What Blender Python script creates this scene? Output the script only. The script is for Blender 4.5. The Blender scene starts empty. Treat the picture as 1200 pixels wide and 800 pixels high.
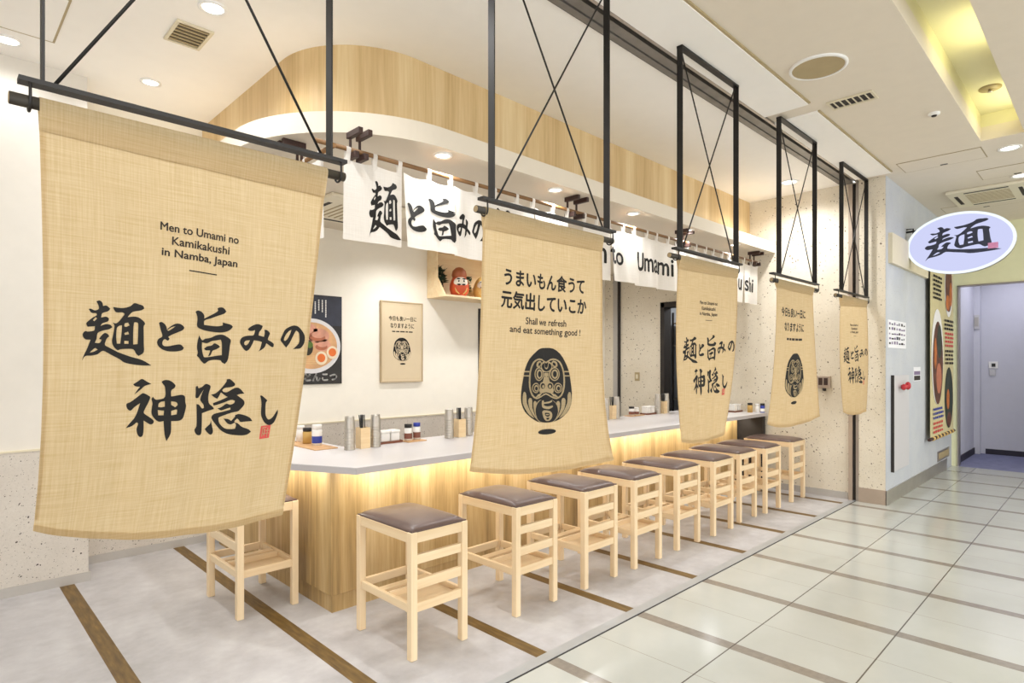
import bpy, bmesh, math, random
from mathutils import Vector, Matrix
from mathutils.geometry import tessellate_polygon

random.seed(7)
SC = bpy.context.scene
COL = SC.collection
PI = math.pi

# ------------------------------------------------------------------ camera
cam_d = bpy.data.cameras.new('camera')
cam = bpy.data.objects.new('camera', cam_d)
COL.objects.link(cam)
cam_d.sensor_width = 36.0
cam_d.lens = 36.0 * 700.4 / 1200.0
cam_d.shift_y = 25.0 / 1200.0
cam_d.clip_start = 0.05
cam_d.clip_end = 100
HEAD = math.radians(45.51)
cam.location = (0, 0, 1.5)
cam.rotation_euler = (PI / 2, 0, HEAD - PI / 2)
SC.camera = cam

# ------------------------------------------------------------------ world and exposure
world = bpy.data.worlds.new('world')
SC.world = world
world.use_nodes = True
bg = world.node_tree.nodes['Background']
bg.inputs[0].default_value = (0.985, 0.995, 1.0, 1)
bg.inputs[1].default_value = 1.45
SC.view_settings.view_transform = 'Standard'
SC.view_settings.look = 'None'
SC.view_settings.gamma = 1
SC.view_settings.use_curve_mapping = False
SC.view_settings.exposure = 0.73
SC.cycles.use_denoising = True
SC.cycles.max_bounces = 8
SC.cycles.diffuse_bounces = 5


def area(name, loc, size, power, color, rot=(0, 0, 0), size_y=None, spread=None):
    l = bpy.data.lights.new(name, 'AREA')
    l.energy = power
    l.color = color
    l.size = size
    if size_y:
        l.shape = 'RECTANGLE'
        l.size_y = size_y
    if spread:
        l.spread = spread
    o = bpy.data.objects.new(name, l)
    o.location = loc
    o.rotation_euler = rot
    COL.objects.link(o)
    return o


def spot(name, loc, power, color, angle=110, blend=0.6, radius=0.05, tgt=None):
    l = bpy.data.lights.new(name, 'SPOT')
    l.energy = power
    l.color = color
    l.spot_size = math.radians(angle)
    l.spot_blend = blend
    l.shadow_soft_size = radius
    o = bpy.data.objects.new(name, l)
    o.location = loc
    if tgt:
        o.rotation_euler = (Vector(tgt) - Vector(loc)).to_track_quat('-Z', 'Y').to_euler()
    COL.objects.link(o)
    return o


CEIL = 3.47
WARM = (1.0, 0.87, 0.70)
NEUT = (1.0, 1.0, 1.0)
# unseen fill lights added just under the concourse ceiling for flat overall light
for (x, y, sx, sy, p) in ((0.3, 0.3, 1.4, 0.35, 22), (2.6, -0.9, 2.2, 0.35, 24), (5.2, -1.6, 2.2, 0.35, 26), (8.2, -1.6, 2.2, 0.35, 26)):
    area('concourse_fill_light', (x, y, CEIL - 0.012), sx, p, NEUT, size_y=sy)
# downlights of the shop ceiling
SHOP_DL = [(1.14, 3.53), (1.13, 4.77), (0.36, 4.76), (0.36, 3.53), (6.72, 2.53), (1.2, 2.55)]
for (x, y) in SHOP_DL:
    spot('ceiling_downlight_lamp', (x, y, CEIL - 0.03), (7 if y > 4.7 else 16) if x < 0.5 else (60 if x > 5 else 27), NEUT, 160, 0.9, 0.06)
CANOPY_Z = 2.81
CANOPY_LAMPS = [(2.33, 2.995), (3.40, 2.995), (4.43, 2.995), (5.38, 2.995), (6.40, 2.995)] + [(2.3, 3.75), (3.5, 4.75), (4.8, 4.75), (6.1, 4.75)]  # front row of downlights, then unseen lamps added to brighten the back wall
for (x, y) in CANOPY_LAMPS:
    spot('canopy_downlight_and_fill_lamp', (x, y, CANOPY_Z - 0.03), 20 if y < 3.2 else 32, NEUT, 150, 0.9, 0.05)
# cool light of the side corridor, and the lamps hidden in the coffer
area('corridor_lamp', (11.7, 1.0, 2.95), 0.9, 7.5, (0.88, 0.88, 1.0), size_y=0.9)
for (x, y) in ((4.9, 0.63), (6.3, 0.63), (3.2, 0.63)):
    area('coffer_lamp', (x, y, CEIL + 0.05), 0.55, 0.6, (1.0, 0.95, 0.55), rot=(math.radians(155), 0, 0), size_y=0.05)
BANNERS = {1:{'L':[[0.2029,1.8999,2.1564],[0.2044,1.8817,2.016],[0.206,1.866,1.8755],[0.2075,1.858,1.735],[0.209,1.863,1.5945],[0.2105,1.8862,1.4541],[0.212,1.933,1.3136],[0.2135,2.0084,1.1731],[0.215,2.1179,1.0326]],'M':[[0.5913,1.9,2.1518],[0.587,1.8988,2.0055],[0.5813,1.8988,1.8576],[0.5746,1.9033,1.7087],[0.567,1.9153,1.5589],[0.5587,1.9382,1.4082],[0.5498,1.9749,1.2569],[0.5402,2.0288,1.1049],[0.53,2.1028,0.9522]],'R':[[0.9796,1.9001,2.1472],[0.9722,1.917,1.9978],[0.9647,1.9349,1.8485],[0.9573,1.9548,1.6991],[0.9498,1.9776,1.5497],[0.9424,2.0043,1.4003],[0.9349,2.036,1.2509],[0.9275,2.0735,1.1016],[0.92,2.1179,0.9522]]},2:{'L':[[1.6959,1.9,2.1501],[1.6964,1.9073,2.0095],[1.6969,1.9139,1.8688],[1.6974,1.9208,1.7282],[1.698,1.9293,1.5875],[1.6985,1.9406,1.4469],[1.699,1.9559,1.3062],[1.6995,1.9762,1.1656],[1.7,2.0028,1.0249]],'M':[[2.1075,1.9001,2.1548],[2.1079,1.9028,2.0105],[2.1078,1.9083,1.8648],[2.1072,1.9154,1.7181],[2.1063,1.9233,1.5706],[2.1051,1.9311,1.4223],[2.1037,1.938,1.2733],[2.102,1.943,1.1236],[2.1,1.9455,0.9733]],'R':[[2.5192,1.9001,2.1595],[2.5205,1.8964,2.0143],[2.5219,1.8969,1.8692],[2.5232,1.899,1.7241],[2.5246,1.8997,1.5789],[2.5259,1.8964,1.4338],[2.5273,1.8863,1.2887],[2.5286,1.8666,1.1435],[2.53,1.8346,0.9984]]},3:{'L':[[3.2973,1.8998,2.1543],[3.3001,1.9113,2.0115],[3.3029,1.9191,1.8687],[3.3058,1.9233,1.726],[3.3086,1.9239,1.5832],[3.3115,1.9209,1.4404],[3.3143,1.9143,1.2976],[3.3172,1.904,1.1548],[3.32,1.8902,1.0121]],'M':[[3.6959,1.9002,2.1649],[3.6948,1.9038,2.0183],[3.6933,1.9081,1.8706],[3.6916,1.913,1.7221],[3.6896,1.9183,1.5729],[3.6875,1.9242,1.4231],[3.6852,1.9304,1.2728],[3.6827,1.9371,1.1219],[3.68,1.9443,0.9706]],'R':[[4.0945,1.9005,2.1756],[4.0902,1.8955,2.0274],[4.0859,1.8945,1.8791],[4.0816,1.8976,1.7309],[4.0773,1.9048,1.5827],[4.0729,1.9161,1.4345],[4.0686,1.9314,1.2863],[4.0643,1.9509,1.138],[4.06,1.9743,0.9898]]},4:{'L':[[4.7902,1.9001,2.1728],[4.7901,1.8986,2.0275],[4.7901,1.9,1.8822],[4.7901,1.9044,1.7369],[4.7901,1.9117,1.5916],[4.7901,1.9219,1.4463],[4.79,1.9351,1.301],[4.79,1.9511,1.1557],[4.79,1.9701,1.0105]],'M':[[5.1813,1.9002,2.1706],[5.1813,1.8985,2.0248],[5.1806,1.8994,1.8769],[5.1796,1.9024,1.7274],[5.1782,1.9073,1.5767],[5.1766,1.9142,1.4249],[5.1746,1.9227,1.272],[5.1724,1.9331,1.1182],[5.17,1.9451,0.9635]],'R':[[5.5725,1.9003,2.1685],[5.5735,1.8955,2.0262],[5.5744,1.8899,1.8839],[5.5753,1.8835,1.7416],[5.5763,1.8762,1.5994],[5.5772,1.8681,1.4571],[5.5781,1.8592,1.3148],[5.5791,1.8495,1.1725],[5.58,1.8389,1.0303]]},5:{'L':[[6.3278,1.8999,2.1283],[6.3293,1.9056,1.9898],[6.3309,1.909,1.8514],[6.3324,1.9101,1.713],[6.3339,1.9089,1.5746],[6.3354,1.9054,1.4362],[6.337,1.8997,1.2978],[6.3385,1.8916,1.1594],[6.34,1.8812,1.021]],'M':[[6.7437,1.8999,2.1508],[6.7416,1.8979,2.0062],[6.7392,1.8961,1.8604],[6.7365,1.8947,1.7139],[6.7336,1.8935,1.5667],[6.7304,1.8926,1.4189],[6.7271,1.8919,1.2706],[6.7236,1.8914,1.1217],[6.72,1.8911,0.9724]],'R':[[7.1596,1.9,2.1733],[7.1546,1.8897,2.0247],[7.1497,1.882,1.876],[7.1447,1.8769,1.7274],[7.1398,1.8743,1.5788],[7.1348,1.8743,1.4301],[7.1299,1.8768,1.2815],[7.1249,1.8818,1.1329],[7.12,1.8895,0.9842]]}}
GLYPHS = {'men':[[[(-0.2758,-0.5125),(-0.2676,-0.5091),(-0.261,-0.514),(-0.2588,-0.5227),(-0.2504,-0.5201),(-0.2404,-0.5271),(-0.2463,-0.535),(-0.2601,-0.5423),(-0.2627,-0.5544),(-0.2506,-0.55),(-0.2427,-0.554),(-0.2453,-0.5622),(-0.2593,-0.5694),(-0.2632,-0.5764),(-0.25,-0.5701),(-0.2389,-0.5704),(-0.233,-0.5761),(-0.2421,-0.5831),(-0.2567,-0.5885),(-0.2699,-0.5968),(-0.272,-0.6125),(-0.2758,-0.6233),(-0.2685,-0.6236),(-0.2629,-0.6216),(-0.2592,-0.6133),(-0.2659,-0.6122),(-0.261,-0.6033),(-0.2529,-0.5944),(-0.2446,-0.5959),(-0.2401,-0.6018),(-0.2459,-0.6077),(-0.2491,-0.6172),(-0.2498,-0.6263),(-0.2395,-0.6315),(-0.2213,-0.6385),(-0.2135,-0.6415),(-0.1791,-0.6497),(-0.1467,-0.6558),(-0.1198,-0.6687),(-0.1401,-0.6707),(-0.1669,-0.6705),(-0.1935,-0.6678),(-0.2096,-0.6595),(-0.2333,-0.6503),(-0.2538,-0.6424),(-0.2669,-0.6531),(-0.2826,-0.659),(-0.2983,-0.6623),(-0.3067,-0.6763),(-0.302,-0.6602),(-0.2955,-0.6439),(-0.287,-0.6171),(-0.3002,-0.6177),(-0.307,-0.6097),(-0.3064,-0.602),(-0.3012,-0.5961),(-0.2952,-0.5965),(-0.2798,-0.5917),(-0.2777,-0.5798),(-0.2955,-0.5838),(-0.2993,-0.5753),(-0.2912,-0.5651),(-0.2819,-0.556),(-0.2737,-0.5496),(-0.275,-0.5446),(-0.2869,-0.5452),(-0.2942,-0.5361),(-0.2883,-0.5346),(-0.2788,-0.5375),(-0.2693,-0.5321),(-0.2708,-0.522)],[(-0.2829,-0.5639),(-0.2759,-0.5551),(-0.2729,-0.559),(-0.2797,-0.5667)],[(-0.2874,-0.6513),(-0.2751,-0.6379),(-0.268,-0.6411),(-0.2782,-0.6481)]],[[(-0.2333,-0.5213),(-0.2246,-0.5213),(-0.2072,-0.5201),(-0.1874,-0.5119),(-0.1776,-0.502),(-0.1647,-0.5034),(-0.1542,-0.5059),(-0.1499,-0.5133),(-0.1587,-0.5198),(-0.179,-0.5261),(-0.1876,-0.5344),(-0.1935,-0.5431),(-0.1758,-0.5389),(-0.1628,-0.5403),(-0.1506,-0.5481),(-0.1457,-0.5555),(-0.149,-0.5626),(-0.1479,-0.5812),(-0.146,-0.6077),(-0.1438,-0.6341),(-0.157,-0.6456),(-0.1641,-0.6402),(-0.1729,-0.6291),(-0.1911,-0.6298),(-0.2089,-0.6331),(-0.2164,-0.6361),(-0.2271,-0.6274),(-0.2325,-0.6151),(-0.2313,-0.6019),(-0.2285,-0.5807),(-0.2282,-0.5702),(-0.2334,-0.5631),(-0.2254,-0.5646),(-0.2181,-0.5597),(-0.2086,-0.5465),(-0.2015,-0.535),(-0.2092,-0.5322),(-0.2241,-0.5343),(-0.2305,-0.5288)],[(-0.2212,-0.5771),(-0.2152,-0.5698),(-0.2077,-0.5674),(-0.208,-0.5885),(-0.21,-0.6176),(-0.2189,-0.6186),(-0.2218,-0.6007)],[(-0.2004,-0.5612),(-0.1916,-0.5579),(-0.1874,-0.5648),(-0.1961,-0.5699),(-0.2013,-0.5692)],[(-0.2004,-0.5876),(-0.1904,-0.5823),(-0.1875,-0.5891),(-0.1989,-0.5926)],[(-0.1991,-0.6084),(-0.1876,-0.6076),(-0.187,-0.6154),(-0.1985,-0.6167)],[(-0.1754,-0.5566),(-0.1712,-0.5542),(-0.1645,-0.5565),(-0.1631,-0.583),(-0.1623,-0.6134),(-0.174,-0.6155),(-0.1761,-0.5846)]]],'to':[[[(-0.1082,-0.5482),(-0.101,-0.5446),(-0.0896,-0.5515),(-0.0848,-0.5618),(-0.0859,-0.566),(-0.0755,-0.5554),(-0.0608,-0.5455),(-0.0468,-0.5446),(-0.0353,-0.5525),(-0.0384,-0.5611),(-0.0534,-0.5695),(-0.0697,-0.578),(-0.079,-0.5845),(-0.075,-0.5895),(-0.0796,-0.5955),(-0.0882,-0.5922),(-0.0934,-0.5968),(-0.0948,-0.605),(-0.0892,-0.6113),(-0.0753,-0.6106),(-0.0589,-0.6058),(-0.0421,-0.603),(-0.031,-0.6117),(-0.036,-0.619),(-0.0541,-0.624),(-0.0767,-0.6251),(-0.0938,-0.6212),(-0.1056,-0.6128),(-0.1099,-0.6025),(-0.1061,-0.5927),(-0.0965,-0.5849),(-0.1014,-0.5691)],[(-0.0831,-0.5657),(-0.0726,-0.557),(-0.0604,-0.5521),(-0.0682,-0.5595),(-0.0796,-0.5678)]]],'uma':[[[(-0.0054,-0.5047),(0.0015,-0.5003),(0.0135,-0.5026),(0.0225,-0.5115),(0.024,-0.5213),(0.0382,-0.5127),(0.0554,-0.5024),(0.0653,-0.4942),(0.0637,-0.4872),(0.0719,-0.4829),(0.0828,-0.4837),(0.0924,-0.4929),(0.086,-0.5007),(0.0682,-0.5083),(0.0477,-0.5175),(0.0251,-0.5271),(0.025,-0.5396),(0.0468,-0.5404),(0.0712,-0.5396),(0.0847,-0.5356),(0.0839,-0.527),(0.095,-0.5289),(0.1111,-0.5319),(0.118,-0.5378),(0.1095,-0.5481),(0.0945,-0.5551),(0.073,-0.5582),(0.0453,-0.5576),(0.024,-0.5552),(0.0088,-0.551),(0.0023,-0.5446),(0.0024,-0.5277),(-0.0001,-0.5153)]],[[(0.0121,-0.5718),(0.0172,-0.5799),(0.0237,-0.5856),(0.0322,-0.5801),(0.05,-0.5758),(0.0676,-0.5667),(0.0859,-0.5636),(0.1022,-0.5691),(0.1152,-0.5784),(0.1142,-0.5931),(0.114,-0.6165),(0.1122,-0.6399),(0.1042,-0.6513),(0.094,-0.6465),(0.0886,-0.6409),(0.0698,-0.6404),(0.0517,-0.6441),(0.0391,-0.6533),(0.0277,-0.6468),(0.0174,-0.6362),(0.0108,-0.631),(0.0128,-0.6224),(0.0079,-0.6059),(0.0088,-0.5862)],[(0.0227,-0.5913),(0.0394,-0.5929),(0.054,-0.5855),(0.0691,-0.5821),(0.0828,-0.5791),(0.0869,-0.589),(0.0913,-0.6249),(0.0744,-0.6278),(0.0563,-0.6316),(0.0368,-0.6344),(0.0317,-0.6296),(0.0249,-0.6103)]],[[(0.0317,-0.6098),(0.0405,-0.6022),(0.0553,-0.5983),(0.0638,-0.5911),(0.0766,-0.5955),(0.0829,-0.6008),(0.072,-0.6087),(0.0603,-0.6137),(0.0557,-0.6268),(0.0477,-0.631),(0.0521,-0.617),(0.0516,-0.6128),(0.0388,-0.6136)]]],'mi':[[[(0.1686,-0.5411),(0.1751,-0.5343),(0.1897,-0.5256),(0.2025,-0.523),(0.2175,-0.5274),(0.2147,-0.5375),(0.2079,-0.5474),(0.2065,-0.5581),(0.2255,-0.5618),(0.2267,-0.5486),(0.2242,-0.5393),(0.2337,-0.5399),(0.2455,-0.5488),(0.2417,-0.5622),(0.2414,-0.5706),(0.2542,-0.576),(0.2646,-0.5829),(0.2645,-0.5926),(0.2576,-0.5928),(0.2359,-0.5816),(0.232,-0.5937),(0.2225,-0.6024),(0.2114,-0.6087),(0.2157,-0.6014),(0.2181,-0.5895),(0.22,-0.5787),(0.2085,-0.5757),(0.1926,-0.5742),(0.1887,-0.5861),(0.1804,-0.6029),(0.1708,-0.6084),(0.161,-0.6026),(0.1475,-0.5859),(0.1475,-0.5744),(0.1555,-0.5658),(0.1729,-0.5608),(0.1883,-0.5592),(0.1925,-0.5507),(0.1929,-0.5424),(0.1841,-0.5454),(0.1738,-0.5454)],[(0.1612,-0.5829),(0.1669,-0.5767),(0.1796,-0.5749),(0.1755,-0.5844),(0.1697,-0.5906),(0.1632,-0.5897)]]],'no':[[[(0.3134,-0.5931),(0.291,-0.5721),(0.2893,-0.5648),(0.2941,-0.5524),(0.3017,-0.5349),(0.3173,-0.5242),(0.3338,-0.5188),(0.3515,-0.5219),(0.3677,-0.5342),(0.38,-0.549),(0.3836,-0.5642),(0.3812,-0.5795),(0.3698,-0.5937),(0.3527,-0.5965),(0.3398,-0.5975),(0.3515,-0.5877),(0.3614,-0.5749),(0.3605,-0.5572),(0.3556,-0.5423),(0.3445,-0.5353),(0.3398,-0.543),(0.3331,-0.5582),(0.3243,-0.5784)],[(0.3016,-0.5668),(0.3067,-0.5518),(0.3164,-0.5391),(0.3257,-0.5336),(0.323,-0.5462),(0.3153,-0.5638),(0.3064,-0.5716)]]],'kami':[[[(-0.1652,-0.7256),(-0.1538,-0.7167),(-0.1423,-0.7085),(-0.1281,-0.7148),(-0.1151,-0.7206),(-0.1325,-0.7272),(-0.1438,-0.7388),(-0.1598,-0.7539),(-0.1507,-0.7379),(-0.1458,-0.7309),(-0.1581,-0.7304)]],[[(-0.1777,-0.7802),(-0.1682,-0.7755),(-0.1546,-0.7638),(-0.1423,-0.7522),(-0.1346,-0.7477),(-0.1201,-0.7536),(-0.1144,-0.7587),(-0.1187,-0.7753),(-0.126,-0.7948),(-0.1262,-0.8044),(-0.1094,-0.8147),(-0.0963,-0.8239),(-0.0972,-0.8323),(-0.1053,-0.8353),(-0.125,-0.825),(-0.1219,-0.8497),(-0.1224,-0.8678),(-0.1288,-0.8727),(-0.1366,-0.8668),(-0.142,-0.8505),(-0.1391,-0.8352),(-0.1437,-0.8313),(-0.1562,-0.8429),(-0.1725,-0.8497),(-0.1627,-0.835),(-0.1509,-0.818),(-0.1449,-0.7985),(-0.1407,-0.7765),(-0.1544,-0.7882),(-0.1641,-0.7991),(-0.1726,-0.7961),(-0.1776,-0.7883)]],[[(-0.0866,-0.712),(-0.0758,-0.7067),(-0.0599,-0.7085),(-0.0449,-0.7194),(-0.0463,-0.7278),(-0.0555,-0.7365),(-0.0534,-0.753),(-0.0379,-0.7497),(-0.0236,-0.7469),(-0.0126,-0.7516),(-0.0086,-0.7685),(-0.0046,-0.7797),(-0.0066,-0.8024),(-0.0104,-0.8166),(-0.0214,-0.823),(-0.0434,-0.8241),(-0.0398,-0.8594),(-0.0497,-0.8835),(-0.0585,-0.8623),(-0.0666,-0.8245),(-0.0807,-0.8268),(-0.0948,-0.8183),(-0.105,-0.8049),(-0.1066,-0.7884),(-0.1062,-0.7747),(-0.1105,-0.7626),(-0.1072,-0.7561),(-0.0992,-0.7634),(-0.0879,-0.7628),(-0.0719,-0.7552),(-0.0752,-0.7264),(-0.0817,-0.7186)],[(-0.0879,-0.7843),(-0.0877,-0.7752),(-0.0814,-0.7694),(-0.0707,-0.7676),(-0.0686,-0.7828),(-0.0792,-0.7851)],[(-0.0881,-0.7932),(-0.078,-0.7942),(-0.0694,-0.7939),(-0.0689,-0.8078),(-0.0847,-0.8083)],[(-0.0515,-0.7669),(-0.0367,-0.7686),(-0.0312,-0.776),(-0.0374,-0.7838),(-0.0454,-0.7792),(-0.0501,-0.7766)],[(-0.0476,-0.7947),(-0.035,-0.7902),(-0.0303,-0.792),(-0.0301,-0.8041),(-0.0458,-0.8073)]]],'kaku':[[[(0.0185,-0.7225),(0.0242,-0.7195),(0.0281,-0.7265),(0.0397,-0.7219),(0.0509,-0.713),(0.0653,-0.717),(0.0678,-0.7241),(0.0641,-0.7444),(0.0686,-0.769),(0.0842,-0.7821),(0.0884,-0.7886),(0.0748,-0.7923),(0.0513,-0.8008),(0.0551,-0.8255),(0.059,-0.8606),(0.054,-0.8678),(0.0426,-0.8646),(0.0338,-0.8513),(0.0388,-0.8398),(0.0341,-0.8051),(0.028,-0.7735),(0.0365,-0.7749),(0.049,-0.7863),(0.055,-0.7849),(0.0518,-0.7748),(0.0391,-0.7619),(0.0399,-0.7476),(0.0454,-0.7303),(0.0364,-0.7448),(0.0303,-0.7549),(0.0219,-0.7536),(0.0202,-0.7366)]],[[(0.0719,-0.7443),(0.0855,-0.7407),(0.0998,-0.728),(0.116,-0.7059),(0.1166,-0.6976),(0.1277,-0.6969),(0.1457,-0.71),(0.1451,-0.7174),(0.131,-0.7219),(0.1136,-0.7241),(0.1065,-0.7309),(0.111,-0.7359),(0.1233,-0.7367),(0.1414,-0.7264),(0.154,-0.7228),(0.166,-0.7264),(0.1824,-0.7417),(0.1683,-0.743),(0.1572,-0.7459),(0.1832,-0.7629),(0.1872,-0.7767),(0.1749,-0.793),(0.169,-0.7974),(0.1466,-0.8011),(0.125,-0.8079),(0.1098,-0.8135),(0.1074,-0.8178),(0.113,-0.8329),(0.1316,-0.8486),(0.1517,-0.8526),(0.168,-0.852),(0.1694,-0.8399),(0.1632,-0.8326),(0.1753,-0.8356),(0.1905,-0.8473),(0.2139,-0.8566),(0.2237,-0.8652),(0.2116,-0.8735),(0.1917,-0.8751),(0.1647,-0.8716),(0.1408,-0.8656),(0.1196,-0.854),(0.1006,-0.8354),(0.0851,-0.8173),(0.0853,-0.8085),(0.0922,-0.8027),(0.1168,-0.7973),(0.1432,-0.7905),(0.1406,-0.7845),(0.1221,-0.79),(0.1113,-0.7928),(0.0992,-0.7867),(0.1112,-0.7824),(0.1256,-0.7723),(0.1391,-0.7755),(0.1515,-0.7712),(0.1535,-0.7638),(0.1399,-0.7606),(0.1155,-0.7692),(0.0867,-0.7777),(0.0823,-0.7704),(0.1047,-0.7617),(0.1271,-0.7515),(0.1184,-0.7477),(0.1095,-0.7418),(0.1026,-0.7377),(0.0991,-0.7471),(0.0944,-0.7573),(0.0843,-0.7529)]],[[(0.1235,-0.8183),(0.14,-0.8204),(0.1508,-0.8269),(0.1618,-0.8137),(0.161,-0.8092),(0.1737,-0.8057),(0.1945,-0.8106),(0.2128,-0.8193),(0.2232,-0.8308),(0.2012,-0.831),(0.1829,-0.8315),(0.1769,-0.825),(0.1701,-0.8202),(0.1624,-0.8274),(0.1648,-0.832),(0.1525,-0.8375),(0.1389,-0.8339)]],[[(0.0682,-0.8492),(0.0762,-0.8406),(0.0829,-0.8334),(0.0844,-0.8232),(0.0877,-0.8335),(0.096,-0.856),(0.0942,-0.8648),(0.0882,-0.8669),(0.0776,-0.8597)]]],'shi':[[[(0.2371,-0.7498),(0.2439,-0.7494),(0.2677,-0.766),(0.2633,-0.7752),(0.2659,-0.7975),(0.2709,-0.8168),(0.2837,-0.8306),(0.297,-0.8253),(0.3057,-0.8131),(0.3134,-0.7991),(0.316,-0.8107),(0.312,-0.8298),(0.3054,-0.8438),(0.2905,-0.8504),(0.2714,-0.8407),(0.2561,-0.8221),(0.2499,-0.8059),(0.2469,-0.7776),(0.2426,-0.7618)]]]}
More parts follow.
